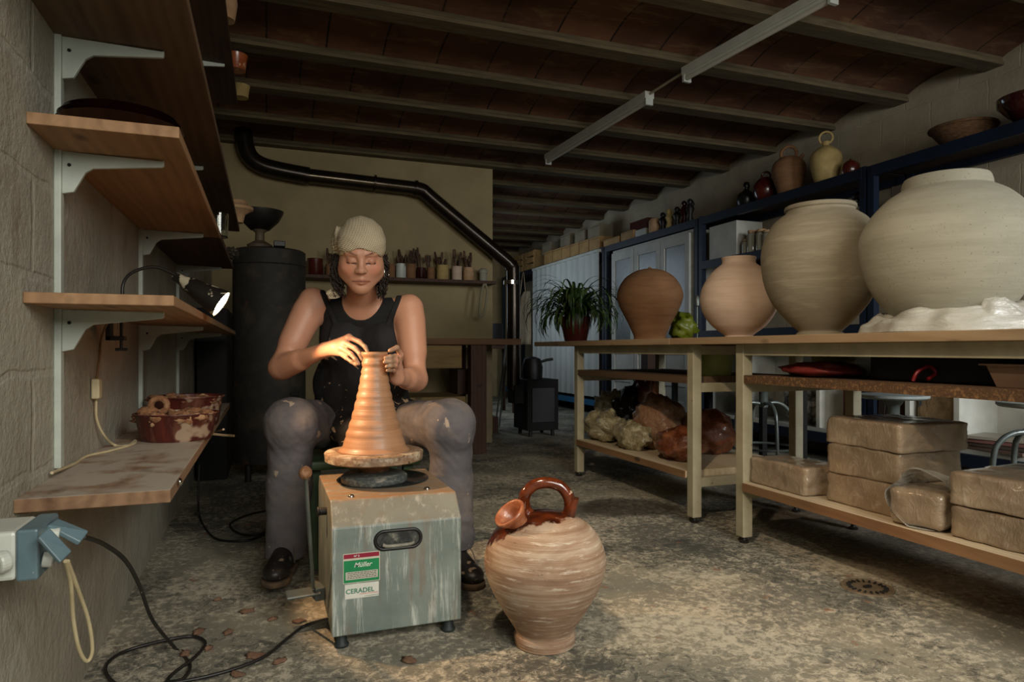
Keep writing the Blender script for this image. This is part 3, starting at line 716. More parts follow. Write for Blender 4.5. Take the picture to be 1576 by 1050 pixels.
MB().lathe([(0,.487),(.15,.487),(.157,.491),(.159,.515),(.155,.519),(0,.519)],(WX,WY,0),64).build('wheel_head','bat',t,smooth=True)
# the pot on the wheel
k = .00057
half = [(0,72),(8,75),(18,74),(28,66),(38,62),(48,68),(62,73),(75,71),(84,66),(95,69),(110,74),(124,71),(130,74),(145,79),(160,80),(172,80),(185,85),(200,88),(214,87),(225,92),(240,97),(254,98),(262,97),(275,104),(290,109),(306,110),(318,112),(335,120),(352,124),(366,124),(374,127),(392,137),(408,141),(418,141),(428,146),(444,155),(456,157),(466,156),(478,161),(496,168),(512,172),(525,177),(536,188),(546,204)]
prof = []
ztop = .842; zb = .519; hh = 546
for yy, hw in reversed(half): prof.append((hw*k*1.03, ztop-(ztop-zb)*yy/hh))
outer = [(0,zb)]+prof
inner = [(max(.012,(r-.009)), z) for r,z in reversed(prof) if z > .66]
prof = outer+inner+[(0,.66)]
m, nt, b = newmat('wet_clay')
r1 = noi(nt, coords(nt,(.4,.4,22)), 4, 5, .65); r2 = noi(nt, coords(nt), 9, 3)
col = ramp(nt,[(.35,lin((146,104,72))),(.6,lin((172,130,96)))], math_(nt,'ADD',math_(nt,'MULTIPLY',r1,.6),math_(nt,'MULTIPLY',r2,.4))).outputs[0]
nt.links.new(col,b.inputs['Base Color']); b.inputs['Roughness'].default_value = .5; b.inputs['Coat Weight'].default_value = .12; b.inputs['Coat Roughness'].default_value = .25
bumpto(nt,b,r1,.35,.004); M['wetclay'] = m
tag(MB().lathe(prof,(WX,WY,0),72,wob=.015).build('clay_pot','wetclay',smooth='all'),'wet clay bottle-shaped pot being thrown on the wheel, with throwing ridges','pot')

# ------------------------------------------------ glazed jug on the floor
JX, JY = .758, 1.79
t = thing('jug',(JX,JY,0),'large round terracotta water jug with brown glazed ring handle standing on the floor','jug')
jp = [(0,0),(.078,0),(.087,.008),(.089,.028),(.083,.037),(.092,.055),(.108,.08),(.128,.112),(.148,.148),(.166,.188),(.1755,.225),(.176,.252),(.166,.29),(.145,.325),(.112,.352),(.07,.37),(.03,.378),(0,.38)]
def smoothprof(p, n):
    q = catmull([V((a_,b_,0)) for a_,b_ in p], n); return [(max(0,v.x),v.y) for v in q]
m, nt, b = newmat('jug_clay')
bg = noi(nt, coords(nt,(1,1,2.2)), 5, 5, .6, .5); rn = noi(nt, coords(nt,(.6,.6,34)), 2.6, 5, .7, .3)
f = math_(nt,'ADD',math_(nt,'MULTIPLY',bg,.55),math_(nt,'MULTIPLY',rn,.45))
col = ramp(nt,[(.34,lin((112,84,64))),(.48,lin((148,120,96))),(.62,lin((182,164,142)))],f).outputs[0]
s = noi(nt, coords(nt,(1.5,1.5,12)), 7, 7, .75); col = mixc(nt, math_(nt,'MULTIPLY',ramp(nt,[(.56,(0,0,0,1)),(.64,(1,1,1,1))],s).outputs[0],.7), col, lin((206,194,176)))
s = noi(nt, coords(nt,(1,1,3)), 14, 8, .85); col = mixc(nt, math_(nt,'MULTIPLY',ramp(nt,[(.61,(0,0,0,1)),(.66,(1,1,1,1))],s).outputs[0],.7), col, lin((78,60,48)))
# glaze poured over the top: irregular border by height plus noise, lower towards the spout
g = N(nt,'ShaderNodeTexCoord'); sx = N(nt,'ShaderNodeSeparateXYZ'); nt.links.new(g.outputs['Object'],sx.inputs[0])
dn = noi(nt, coords(nt,(1,1,.25)), 16, 3, .6)
hgt = math_(nt,'ADD', math_(nt,'ADD', sx.outputs['Z'], math_(nt,'MULTIPLY',sx.outputs['X'],-.14)), math_(nt,'MULTIPLY', math_(nt,'SUBTRACT',dn,.5), .09))
hgt = math_(nt,'ADD', hgt, math_(nt,'MULTIPLY',sx.outputs['Y'],.50))
gm = ramp(nt,[(.330,(0,0,0,1)),(.334,(1,1,1,1))],hgt).outputs[0]
gc = ramp(nt,[(.4,lin((44,20,12))),(.62,lin((92,40,18)))], noi(nt, coords(nt), 14, 3)).outputs[0]
col = mixc(nt,gm,col,gc); nt.links.new(col,b.inputs['Base Color'])
nt.links.new(math_(nt,'SUBTRACT',.85,math_(nt,'MULTIPLY',gm,.7)),b.inputs['Roughness'])
bumpto(nt,b,math_(nt,'ADD',math_(nt,'MULTIPLY',rn,math_(nt,'SUBTRACT',1.,gm)),math_(nt,'MULTIPLY',noi(nt,coords(nt),60,4),.15)),.45,.004)
MB().lathe(smoothprof(jp,4),(JX,JY,0),72,wob=.012).build('body',m,t,smooth='all')
M['jug_glaze'] = pm('brown_honey_glaze',(58,27,15),(104,46,20),(40,19,11),scale=16,rough=.14,bump=.12,bscale=40,coat=.6,spot=(206,176,150),spotscale=22,spotlim=.63)
Lx = V((CS,-SN,0))*1.0; 
def J(px,py,dd=0): 
    return P(px,py,1.94+dd)
hp = [J(818,802,.02),J(808,782,.02),J(808,762,.0),J(822,747,0),J(844,743,0),J(864,750,0),J(876,768,0),J(876,788,.01),J(868,804,.02)]
hp[0].z = .355; hp[-1].z = .355
mb = MB(); ps = catmull(hp,6); rad = [.0195-.003*math.sin(math.pi*i/(len(ps)-1)) for i in range(len(ps))]; mb.tube(ps,rad,14); mb.build('ring_handle','jug_glaze',t,smooth=True)
# cup mouth, tilted towards the left front
ca = J(812,822,-.03); cb_ = J(784,790,-.06); ax = (cb_-ca).normalized(); q = ax.to_track_quat('Z','Y').to_matrix(); L = (cb_-ca).length
mb = MB(); mb.lathe([(.040,-.03),(.032,0),(.026,L*.4),(.030,L*.62),(.044,L*.86),(.049,L*.98),(.046,L*1.06),(.040,L*1.03),(.034,L*.8),(.018,L*.5),(0,L*.45)],ca,36,q,wob=.02)
mb.build('filling_mouth',pm('mouth_glaze',(120,58,30),(160,96,62),(186,132,98),scale=18,rough=.35,bump=.15,coat=.3),t,smooth='all')
sa = J(872,812,.0); sb = J(885,767,-.01); 
mb = MB(); ps = [sa, sa.lerp(sb,.4), sb]; mb.tube(ps,[.024,.015,.012],16); mb.tube([sb,sb+V((0,0,.001))],[.0125,.0125],16); mb.build('drinking_spout','jug_glaze',t,smooth=True)

# ------------------------------------------------ long tables
def table(name_label, y0, y1, legy, ztop, zm, zl, lowm):
    xa, xb = 1.95, 2.63
    t = thing('work_table',(2.28,(y0+y1)/2,0),name_label,'table')
    MB().box((1.90,y0,ztop-.032),(2.72,y1,ztop)).build('tabletop','ply',t,bevel=.002)
    for ly in legy:
        for lx in (xa, xb-.05):
            lg = MB().box((lx,ly,.028),(lx+.05,ly+.05,ztop-.032)).build('leg','cream_metal',t,bevel=.003)
            f = MB().lathe([(0,0),(.02,0),(.022,.008),(.012,.012),(.008,.03),(0,.03)],(lx+.025,ly+.025,0),16).build('foot_pad','black',t); 
            f.parent = lg
            f.location = (0,0,0)
    mb = MB(); zt = ztop-.032
    for lx in (xa+.004, xb-.046): mb.box((lx,legy[0]+.05,zt-.05),(lx+.042,legy[1],zt))
    for ly in legy:
        for z in (zt-.05, zm-.075, zl-.075): mb.box((xa+.05,ly+.004,z),(xb-.05,ly+.046,z+.045))
    mb.build('frame_rail','cream_metal',t,bevel=.002)
    MB().box((xa-.008,legy[0]+.002,zm-.034),(xb+.01,legy[1]+.048,zm)).build('middle_shelf','chip' ,t) if False else MB().box((xa+.0,legy[0]+.055,zm-.034),(xb,legy[1]-.005,zm)).build('middle_shelf','chip' if lowm else 'shelf_dark',t)
    MB().box((xa-.004,legy[0]+.055,zl-.034),(xb,legy[1]-.005,zl)).build('lower_shelf','ply_low',t,bevel=.001)
    MB().box((xa-.010,legy[0]+.055,zl-.036),(xa-.004,legy[1]-.005,zl-.001)).build('shelf_edging','ply_edge',t)
    return t
table('far long work table with dark middle shelf, holding the potted plant', 2.885, 4.69, (2.755,4.045), .906, .715, .25, False)
table('near long work table with three pale round pots and stacked clay', .55, 2.88, (.62,2.39), .906, .738, .27, True)
ZT = .906
# big pots on the tables
def pot(name, px, pwid, ytop, X, prof, m, lab, cat='pot', dy=0):
    p = PX(px,520,X); d = SN*p.x+CS*p.y; sR = pwid/2/F_PX*d*.985; Hh = H_CAM+(HOR-ytop)/F_PX*d-ZT
    pr = [(a_*sR,b_*Hh) for a_,b_ in prof]
    o = MB().lathe(smoothprof(pr,4),(p.x,p.y+dy,ZT),72,wob=.006).build(name,m,smooth='all'); return tag(o,lab,cat)
M['v_brown'] = thrown('brown_leather_clay',(142,102,66),(118,82,52))
M['v_pink'] = thrown('pale_pink_clay',(212,188,166),(196,170,148),ring=20,bump=.2)
M['v_olive'] = thrown('olive_grey_clay',(146,137,116),(134,125,104),(154,145,123),ring=22,bump=.35)
M['v_grey'] = thrown('speckled_grey_clay',(162,158,140),(146,142,124),ring=18,bump=.3,speck=(118,112,98))
rimmed = [(0,0),(.38,0),(.40,.012),(.37,.03),(.36,.05)]
pot('dome_pot',1000,102,413,2.2,[(0,0),(.46,0),(.475,.03),(.49,.07),(.55,.13),(.65,.23),(.80,.36),(.91,.46),(.99,.57),(1.0,.63),(.95,.72),(.83,.82),(.66,.90),(.40,.965),(.15,.99),(.07,.992),(.05,1.012),(0,1.015)],'v_brown','dome-topped closed brown clay pot on the far table, right of the plant')
pot('round_pot',1137,117,397,2.2,[(0,0),(.35,0),(.36,.03),(.46,.07),(.70,.16),(.92,.31),(1.0,.46),(.97,.60),(.84,.73),(.66,.84),(.49,.905),(.44,.925),(.43,.96),(.445,1.0),(.41,1.0),(.38,.95),(.5,.8),(0,.5)],'v_pink','smallest pale pink round pot, between the brown dome pot and the olive pot')
pot('round_pot',1262,174,318,2.2,[(0,0),(.38,0),(.385,.025),(.365,.04),(.53,.11),(.79,.25),(.94,.40),(1.0,.57),(.985,.69),(.91,.79),(.78,.88),(.64,.93),(.58,.95),(.575,.965),(.60,.975),(.59,1.0),(.54,1.0),(.52,.95),(.6,.8),(0,.5)],'v_olive','middle-sized olive grey round pot, left of the largest pot')
pot('round_pot',1456,244,275,2.2,[(0,0),(.42,0),(.48,.04),(.64,.13),(.82,.25),(.94,.38),(1.0,.54),(.985,.65),(.88,.76),(.70,.865),(.56,.915),(.51,.93),(.50,.96),(.475,1.0),(.44,1.0),(.42,.93),(.5,.8),(0,.5)],'v_grey','largest speckled grey round pot, standing at the near end on clear plastic')
# plastic sheet round the largest pot
p = PX(1456,520,2.2); cx, cy = p.x, p.y
m, nt, b = newmat('clear_crumpled_plastic'); b.inputs['Base Color'].default_value = lin((222,220,208)); b.inputs['Roughness'].default_value = .28
b.inputs['Transmission Weight'].default_value = .35; b.inputs['Alpha'].default_value = .82
w_ = noi(nt, coords(nt,(.6,.6,4)), 9, 6, .6, 1.2); bumpto(nt,b,w_,.7,.02); M['plastic'] = m
vs = []; fs = []; na, nr = 120, 16
for j in range(na):
    a = 2*math.pi*j/na
    env = .6+.4*mnoise.noise(V((math.cos(a)*1.5+4,math.sin(a)*1.5,0)))
    hmax = .068+.035*mnoise.noise(V((math.cos(a)*2+9,math.sin(a)*2,2)))
    if math.cos(a+1.1) > .6: hmax += .03
    ro = .245+.03*mnoise.noise(V((math.cos(a)*2.5,math.sin(a)*2.5,5)))
    ro = min(ro, .29)
    for i in range(nr+1):
        s_ = i/nr; r = .135+(ro-.135)*s_ 
        h = hmax*math.sin(math.pi*min(1,(.28+.72*s_)))**.7 if s_ < .999 else .0
        h += .016*mnoise.noise(V((math.cos(a)*r*16,math.sin(a)*r*16,3)))*(1 if s_<.98 else 0)+.006*math.sin(s_*16+6*mnoise.noise(V((math.cos(a)*2,math.sin(a)*2,0))))*(1 if s_<.98 else 0)
        x_ = cx+r*math.cos(a)*1.0; y_ = cy+r*math.sin(a)*1.12
        vs.append((x_,y_,ZT+.003+max(0,h)))
for j in range(na):
    for i in range(nr):
        q0 = j*(nr+1)+i; q1 = ((j+1)%na)*(nr+1)+i; fs.append((q0,q1,q1+1,q0+1))
mb = MB(); mb.add(vs,fs); o = mb.build('plastic_sheet','plastic',smooth='all'); tag(o,'crumpled clear plastic sheet bunched around the foot of the largest round pot','plastic sheet')
# spider plant
M['leaf'] = pm('spider_leaf',(70,98,44),(40,64,28),(112,128,70),scale=9,rough=.45,bump=.05)
p = PX(886,520,2.22); t = thing('potted_plant',(p.x,p.y,ZT),'leafy spider plant in a red-brown pot at far end of the far table','potted plant')
pc = (p.x,p.y,ZT)
MB().lathe([(0,0),(.075,0),(.085,.01),(.115,.15),(.118,.19),(.112,.195),(.104,.18),(0,.17)],pc,36).build('plant_pot','glaze_red',t,smooth=True)
mb = MB(); rr = random.Random(5)
for i in range(260):
    a = rr.random()*6.283; L = .30+.32*rr.random(); el = math.radians(25+62*rr.random()); wd = .013+.007*rr.random()
    dr_ = V((math.cos(a),math.sin(a),0)); side = V((-math.sin(a),math.cos(a),0)); pos = V(pc)+V((0,0,.17))+dr_*.03*rr.random(); vs = []; n = 10; ang = el; pp = pos.copy()
    for s_ in range(n+1):
        f = s_/n; ww = wd*(1-f)**.6*(.6+.4*min(1,f*5)); vs += [pp-side*ww, pp+V((0,0,-.15*ww)), pp+side*ww]
        ang -= (1.9*f)*(.22+.22*rr.random()) ; pp = pp+(dr_*math.cos(ang)+V((0,0,1))*math.sin(ang))*L/n
        pp.z = max(pp.z, ZT+.004)
    fs = []
    for s_ in range(n):
        for q_ in (0,1): fs.append((3*s_+q_,3*s_+q_+1,3*s_+q_+4,3*s_+q_+3))
    mb.add(vs,fs)
o = mb.build('foliage','leaf',t,smooth='all')
# lime plastic bag behind the dome pot, small clamp post
p = PX(1052,520,2.5)
tag(MB().ell((p.x,p.y,ZT+.085),(.085,.07,.088),28,18,disp=.45,freq=2.5,seed=4).build('plastic_bag',pm('lime_plastic',(118,128,28),(88,100,18),scale=9,rough=.4,bump=.3),smooth='all'),'crumpled lime green plastic bag behind the brown dome pot','bag')
p = PX(1073,520,2.6); tag(MB().lathe([(0,0),(.02,0),(.02,.006),(.006,.01),(.005,.22),(.016,.225),(.018,.27),(.008,.29),(0,.29)],(p.x,p.y,ZT),16).build('banding_stand','grey_metal',smooth=True),'thin grey metal stand beside the pale pink pot','stand')
# clay in plastic on the near table
M['clay_bag'] = None
m, nt, b = newmat('clay_in_plastic'); n = noi(nt, coords(nt), 5, 5, .6)
col = ramp(nt,[(.35,lin((142,122,100))),(.65,lin((172,152,126)))],n).outputs[0]; nt.links.new(col,b.inputs['Base Color'])
b.inputs['Roughness'].default_value = .3; b.inputs['Coat Weight'].default_value = 1.; b.inputs['Coat Roughness'].default_value = .12
w_ = noi(nt, coords(nt,(1,1.6,1)), 13, 8, .72, .9); bumpto(nt,b,w_,.55,.02); glints = ramp(nt,[(.56,(0,0,0,1)),(.66,(1,1,1,1))],w_).outputs[0]; nt.links.new(mixc(nt,math_(nt,'MULTIPLY',glints,.45),col,lin((196,186,166))),b.inputs['Base Color']); M['clay_bag'] = m  # pale streaks on the wrinkles paint in the glints of the plastic
m, nt, b = newmat('dark_clay_in_plastic'); n = noi(nt, coords(nt), 5, 5, .6)
col = ramp(nt,[(.35,lin((126,108,86))),(.65,lin((154,134,108)))],n).outputs[0]; nt.links.new(col,b.inputs['Base Color'])
b.inputs['Roughness'].default_value = .3; b.inputs['Coat Weight'].default_value = 1.; b.inputs['Coat Roughness'].default_value = .12
w_ = noi(nt, coords(nt,(1,1.6,1)), 12, 8, .72, .9); bumpto(nt,b,w_,.55,.02); glints = ramp(nt,[(.55,(0,0,0,1)),(.66,(1,1,1,1))],w_).outputs[0]; nt.links.new(mixc(nt,math_(nt,'MULTIPLY',glints,.45),col,lin((186,174,152))),b.inputs['Base Color']); M['clay_bag2'] = m  # same painted glints over the darker wrapped clay
ZL = .27
def claybag(px, py, X, size, z, lab, m='clay_bag', rz=.0, seed=0, grp=None):
    """px,py: lower corner of the block nearest the camera on the left front"""
    a_ = PX(px,py,X); c = V((a_.x+size[0]/2, a_.y-size[1]/2, z+size[2]/2))
    o = softblock(MB(),c,size,rz,seed,.006,12,.22).build('clay_block',m,smooth='all'); return tag(o,lab,'clay block',grp)
a1 = PX(1148,752,1.97)
def cb3(y0,y1,x0,x1,z0,z1,lab,m,rz=0,seed=0):
    return tag(softblock(MB(),V(((x0+x1)/2,(y0+y1)/2,(z0+z1)/2)),(x1-x0,y1-y0,z1-z0),rz,seed,.007,18,.22).build('clay_block',m,smooth='all'),lab,'clay block')
cb3(2.06,2.38,1.98,2.17,ZL,ZL+.115,'lone wrapped clay block beside the table leg on near lower shelf','clay_bag',0,1)
cb3(1.69,2.0,2.02,2.34,ZL,ZL+.115,'bottom wrapped clay block of the stack of three on near lower shelf','clay_bag2',0,2)
cb3(1.69,2.0,2.02,2.34,ZL+.112,ZL+.225,'middle wrapped clay block of the stack of three on near lower shelf','clay_bag2',.04,3)
cb3(1.67,2.0,2.02,2.34,ZL+.222,ZL+.325,'topmost wrapped clay block of the stack of three on near lower shelf','clay_bag',-.03,4)
cb3(1.20,1.50,2.0,2.36,ZL,ZL+.10,'lower of the two wrapped clay blocks at near end of the shelf','clay_bag2',.1,5)
cb3(1.19,1.50,2.0,2.36,ZL+.10,ZL+.205,'upper of the two wrapped clay blocks at near end of the shelf','clay_bag',.08,6)
t = thing('open_clay_bag',(2.06,1.63,ZL),'open plastic bag with cut clay lump in front of the clay stack','bag')
softblock(MB(),V((2.05,1.60,ZL+.065)),(.17,.17,.12),.2,8,.006,10,.3).build('clay_lump','clay_bag2',t,smooth='all')
mb = MB(); q = Matrix.Rotation(-1.35,3,'Y')
mb.lathe([(.085,-.07),(.088,.0),(.098,.05),(.094,.075)],(2.045,1.60,ZL+.088),40,Matrix.Rotation(.35,3,'Z')@Matrix.Rotation(-1.45,3,'Y'),closed=True,wob=.25,seed=2)
for v in mb.v: v.z = max(v.z, ZL+.004)
mb.build('bag_opening','plastic',t,smooth='all')
tag(MB().ell((2.03,1.02,ZL+.06),(.10,.12,.06),30,18,disp=.35,freq=2.2,seed=9).build('plastic_bag',pm('cloudy_bag',(176,160,140),(146,128,108),scale=8,rough=.3,coat=.5,bump=.5),smooth='all'),'cloudy plastic bag at the picture\'s right edge on near lower shelf','bag')
# things on near middle shelf
ZM = .738
tag(MB().ell((2.12,2.12,ZM+.03),(.12,.17,.034),30,14,disp=.25,freq=2,seed=2).build('red_cloth',pm('dull_red_cloth',(120,34,26),(82,24,20),scale=10,bump=.3),smooth='all'),'folded dull red cloth on the near middle shelf','cloth')
tag(MB().ell((2.40,2.05,ZM+.065),(.14,.17,.064),26,14,disp=.5,freq=3,seed=6).build('plastic_bag',M['plastic'],smooth='all'),'clear crumpled plastic bag behind the red cloth','bag')
o = softblock(MB(),V((2.32,1.60,ZM+.05)),(.50,.50,.10),0,3,.003,10,.3).build('dark_tray','black_mat',smooth='all'); tag(o,'long black tray on the near middle shelf','tray')
pr = [PX(1405,588,1.99),PX(1412,573,2.0),PX(1430,564,2.04),PX(1440,574,2.06),PX(1428,584,2.03)]
tag(MB().tube([V((q_.x,q_.y,max(q_.z,ZM+.008))) for q_ in pr],.006,8,smooth=6).build('red_hose',pm('red_rubber',(120,18,22),(90,12,16),rough=.4),smooth=True),'bright red curved rubber hose in front of the black tray','hose')
ta = PX(1453,550,2.05)
def trapbox(x0,x1,y0,y1,z0,z1,fl,th=.006):
    mb = MB()
    def ring(i,z,g): return [(x0-g+i,y0-g+i,z),(x1+g-i,y0-g+i,z),(x1+g-i,y1+g-i,z),(x0-g+i,y1+g-i,z)]
    a_ = ring(0,z0,0); b_ = ring(0,z1,fl); b2 = ring(-.012,z1,fl); b3 = ring(-.012,z1-.006,fl) ; c_ = ring(th,z1,fl); d_ = ring(th,z0+th,0)
    vs = a_+b_+b3+b2+c_+d_; fs = [(3,2,1,0),(20,21,22,23)]
    for k_,l_ in ((0,1),(1,2),(2,3),(3,4),(4,5)):
        for i in range(4): fs.append((k_*4+i,k_*4+(i+1)%4,l_*4+(i+1)%4,l_*4+i))
    return mb.add(vs,fs)
tag(trapbox(2.02,2.42,1.0,1.36,ZM,ZM+.07,.02).build('plastic_tray',pm('tan_plastic_tray',(132,104,82),(112,88,70),scale=5,rough=.5,bump=.03),bevel=.002),'tan plastic tray on near middle shelf at right edge','tray')
# things on far table shelves
for i,(px,X,lab) in enumerate(((1092,2.2,'pale green bucket seen between the two tables on far middle shelf'),(1160,2.35,'pale green bucket just behind the near table leg'))):
    p = PX(px,565,X); z = .715 if i==0 else .738
    y_ = p.y
    if i==1: y_ = min(y_,2.28)
    o = MB().lathe([(0,0),(.082,0),(.10,.125),(.104,.127),(.104,.133),(.098,.133),(.08,.008),(0,.008)],(p.x,y_ if i else 2.92,z),36).build('bucket',pm('pale_green_plastic',(150,156,84),(126,134,66),scale=5,rough=.45,bump=.03) if i==0 else bpy.data.materials['pale_green_plastic'],smooth=True); tag(o,lab,'bucket')
zq = .25
def lump(name,px,py,X,r,m,lab,disp=.35,freq=2.4,seed=0,z=zq,cat='bag'):
    p = PX(px,py,X); o = MB().ell((p.x,p.y,z+r[2]*.92),r,34,22,disp=disp,freq=freq,seed=seed)
    for v in o.v: v.z = max(v.z,z+.001)
    return tag(o.build(name,m,smooth='all'),lab,cat)
M['bag_pale'] = pm('pale_crumpled_plastic',(190,178,140),(140,126,92),(214,206,172),scale=16,rough=.3,bump=.9,bdist=.015,coat=.3)
M['bag_pink'] = pm('pinkish_bagged_clay',(186,148,112),(140,100,72),(206,172,140),scale=10,rough=.35,bump=.8,bdist=.015,coat=.4)
M['bag_rust'] = pm('rust_bagged_clay',(148,84,50),(100,52,30),(170,108,72),scale=9,rough=.35,bump=.6,bdist=.012,coat=.4)
lump('plastic_bag',930,670,2.10,(.11,.20,.10),M['bag_pale'],'pale crumpled plastic bag at far end of the far lower shelf',seed=1)
lump('plastic_bag',941,640,2.36,(.12,.12,.16),M['bag_pale'],'taller yellowish plastic bag behind the pale crumpled one',seed=7)
lump('plastic_bag',975,690,2.08,(.10,.14,.085),M['bag_pale'],'low whitish plastic bag before the black bag on far lower shelf',seed=3)
lump('black_bag',972,650,2.40,(.12,.12,.165),pm('black_plastic',(26,22,20),(40,34,30),rough=.3,bump=.4),'black plastic bag behind the pale plastic bags',seed=5)
lump('paper_bundle',990,620,2.50,(.12,.12,.205),M['bag_rust'],'orange-brown wrapped bundle poking up behind the black bag',seed=11,cat='bundle')
lump('clay_bag',1015,690,2.25,(.15,.18,.165),M['bag_pink'],'big pinkish bag of clay in the middle of far lower shelf',seed=9,disp=.22)
lump('clay_bag',1048,712,2.12,(.13,.16,.09),M['bag_rust'],'rust-brown bag of clay by the near leg of the far table',seed=12,disp=.2)
lump('clay_bag',1090,700,2.40,(.15,.16,.13),M['bag_rust'],'large rust-brown bag of clay between the table legs',seed=13,disp=.2)

# ------------------------------------------------ ceiling lamps
def tubelight(x0,y0,x1,y1,lab):
    a_ = V((x0,y0,2.628)); b_ = V((x1,y1,2.628)); c = (a_+b_)/2; L = (b_-a_).length; rz = math.atan2(-(b_.x-a_.x),b_.y-a_.y)
    t = thing('tube_light',(c.x,c.y,2.60),lab,'ceiling light')
    MB().obox(c,(.075,L,.05),rz).build('lamp_body','white_paint',t,bevel=.004)
    MB().obox(c+V((.0,0,-.03)),(.05,L-.02,.02),rz).build('reflector','plastic_white',t,bevel=.004)
    d = (b_-a_).normalized(); sd = V((-d.y,d.x,0))
    MB().cyl(a_+d*.03+V((0,0,-.05))+sd*-.012,b_-d*.03+V((0,0,-.05))+sd*-.012,.014).build('tube',pm('unlit_tube',(206,204,190),(196,194,180),rough=.3,bump=0) if 'unlit_tube' not in bpy.data.materials else bpy.data.materials['unlit_tube'],t,smooth=True)
    for e,s_ in ((a_,1),(b_,-1)):
        MB().obox(e+d*.012*s_+V((0,0,-.045)),(.06,.022,.05),rz).build('end_cap','plastic_white',t,bevel=.003)
    for i in range(5):
        e = a_.lerp(b_,(i+.5)/5); MB().obox(e+sd*.04+V((0,0,-.01)),(.006,.02,.02),rz).build('clip','black_mat',t)
A_ = PZ; zl = 2.60
def PZc(x,y,z): return P(x,y,(z-H_CAM)*F_PX/(HOR-y))
a_ = PZc(1055,118,2.60); b_ = PZc(1285,-8,2.60); c_ = PZc(843,247,2.60); e_ = PZc(1000,152,2.60)
tubelight(a_.x,a_.y,b_.x,b_.y,'nearer unlit fluorescent tube light under the beams')
tubelight(c_.x,c_.y,e_.x,e_.y,'farther unlit fluorescent tube light under the beams')
tag(MB().cyl((e_.x,e_.y,2.635),(a_.x,a_.y,2.635),.009,segs=10).build('cable_conduit','cream_metal',smooth=True),'thin straight cable conduit joining the two tube lights','conduit')

# ------------------------------------------------ back wall: flue, shelf, workbench, kiln
def FP(x,y,Y=6.2): return PY(x,y,Y)
t = thing('stove_pipe',FP(790,600,6.15),'dark stovepipe running along the back wall and down to the stove','stovepipe')
r = .075
MB().tube([FP(372,170),FP(376,215),FP(384,240),FP(402,254),FP(430,262),FP(472,270)],r*.98,20,smooth=6).build('elbow_duct','flue',t,smooth=True)
MB().tube([FP(470,270),FP(640,290)],r*.85,20).build('straight_duct',pm('shiny_duct',(84,74,60),(64,56,46),rough=.18,metal=.8,bump=.02),t,smooth=True)
MB().tube([FP(636,290),FP(652,294),FP(668,308),FP(780,402)],r*.9,20,smooth=6).build('sloping_duct','flue',t,smooth=True)
MB().tube([FP(776,398),FP(787,410),FP(790,428),FP(790,600)],r*.85,20,smooth=6).build('upright_duct','flue',t,smooth=True)
for x,y,x2,y2 in ((470,270,476,271),(575,282,578,282.5),(638,290,642,290.5),(787,432,787,438)):
    MB().tube([FP(x,y),FP(x2,y2)],r*1.02,20).build('collar','chrome' if y>400 else 'flue',t,smooth=True)
# the wall shelf with jars
YS = 6.22
zs = H_CAM+(HOR-433)/F_PX*(FP(680,433).length and (SN*FP(680,433).x+CS*FP(680,433).y)); zs = FP(680,432,YS).z
s0 = FP(466,432,YS).x; s1 = FP(757,432,YS).x
tag(MB().box((s0,6.08,zs-.03),(s1,YB,zs)).build('wall_shelf','bench_dark',bevel=.002),'dark narrow shelf of tool jars on the back wall','shelf')
jars = [ # x, width, height px, material, tools, label
 (485,24,26,'glaze_red',0,'red-brown pot on the back wall shelf left of the potter','pot'),
 (509,16,18,'v_brown',4,'small brown jar with tools beside the potter\'s hair','jar'),
 (602,12,22,'v_brown',0,'narrow jar just right of the potter\'s earring on the wall shelf','jar'),
 (617,16,23,'plastic_white',5,'white jar of tools on the back wall shelf','jar'),
 (632.5,15,23,'v_brown',5,'brown jar right of the white jar','jar'),
 (648,15,18,'glaze_dark',5,'short dark jar with pale rim, third right of the white one','jar'),
 (663,12,19,'v_brown',2,'small brown jar before the tall yellow-green jar','jar'),
 (681,19,23,'bisque_y',6,'yellow-green glazed jar of brushes on the wall shelf','jar'),
 (703,16,22,'v_pink',6,'tan jar of tools right of the yellow-green jar','jar'),
 (721,17,21,'bisque',7,'tan wide jar of dark tools, last before the lidded jar','jar'),
 (743.5,12,13,'v_grey',0,'small pale jar with dark lid at the right end of the wall shelf','jar')]
M['tool_wood'] = pm('dark_tool_wood',(92,62,40),(62,42,28),(120,88,60),scale=14,rough=.7,vary=1)
proto = MB().tube([(0,0,0),(0,0,.14),(0,0,.155),(0,0,.2)],[.004,.004,.009,.006],6).build('modelling_tool','tool_wood',smooth=True,origin=(0,0,0)); used = False
for x,wd,ht,m,nt_,lab,cat in jars:
    p = FP(x,432,6.2); d = SN*p.x+CS*p.y; rr_ = wd/2/F_PX*d; hh_ = ht/F_PX*d
    pr = [(0,0),(rr_*.9,0),(rr_,.01),(rr_,hh_*.95),(rr_*1.03,hh_),(rr_*.9,hh_),(rr_*.88,.012),(0,.012)]
    if x > 740: pr = [(0,0),(rr_,0),(rr_,hh_),(rr_*1.15,hh_+.004),(rr_*1.1,hh_+.03),(rr_*.5,hh_+.05),(0,hh_+.05)]
    o = MB().lathe(pr,(p.x,6.20,zs),22).build('tool_jar' if nt_ else 'small_jar',m,smooth=True); tag(o,lab,cat)
    for i in range(nt_):
        q_ = proto if not used else proto.copy()
        if used: C.objects.link(q_)
        used = True; s_ = R_.uniform(.9,1.45)
        q_.location = (p.x+rr_*.5*R_.uniform(-1,1),6.20+rr_*.4*R_.uniform(-1,1),zs+.013); q_.scale = (1.6*R_.uniform(.8,1.6),1.6,s_)
        q_.rotation_euler = (R_.uniform(-.15,.15),R_.uniform(-.22,.22),R_.random()*3)
        tag(q_,'wooden tool standing in the '+lab.split(',')[0],'tool','tools in the '+lab.split(',')[0])
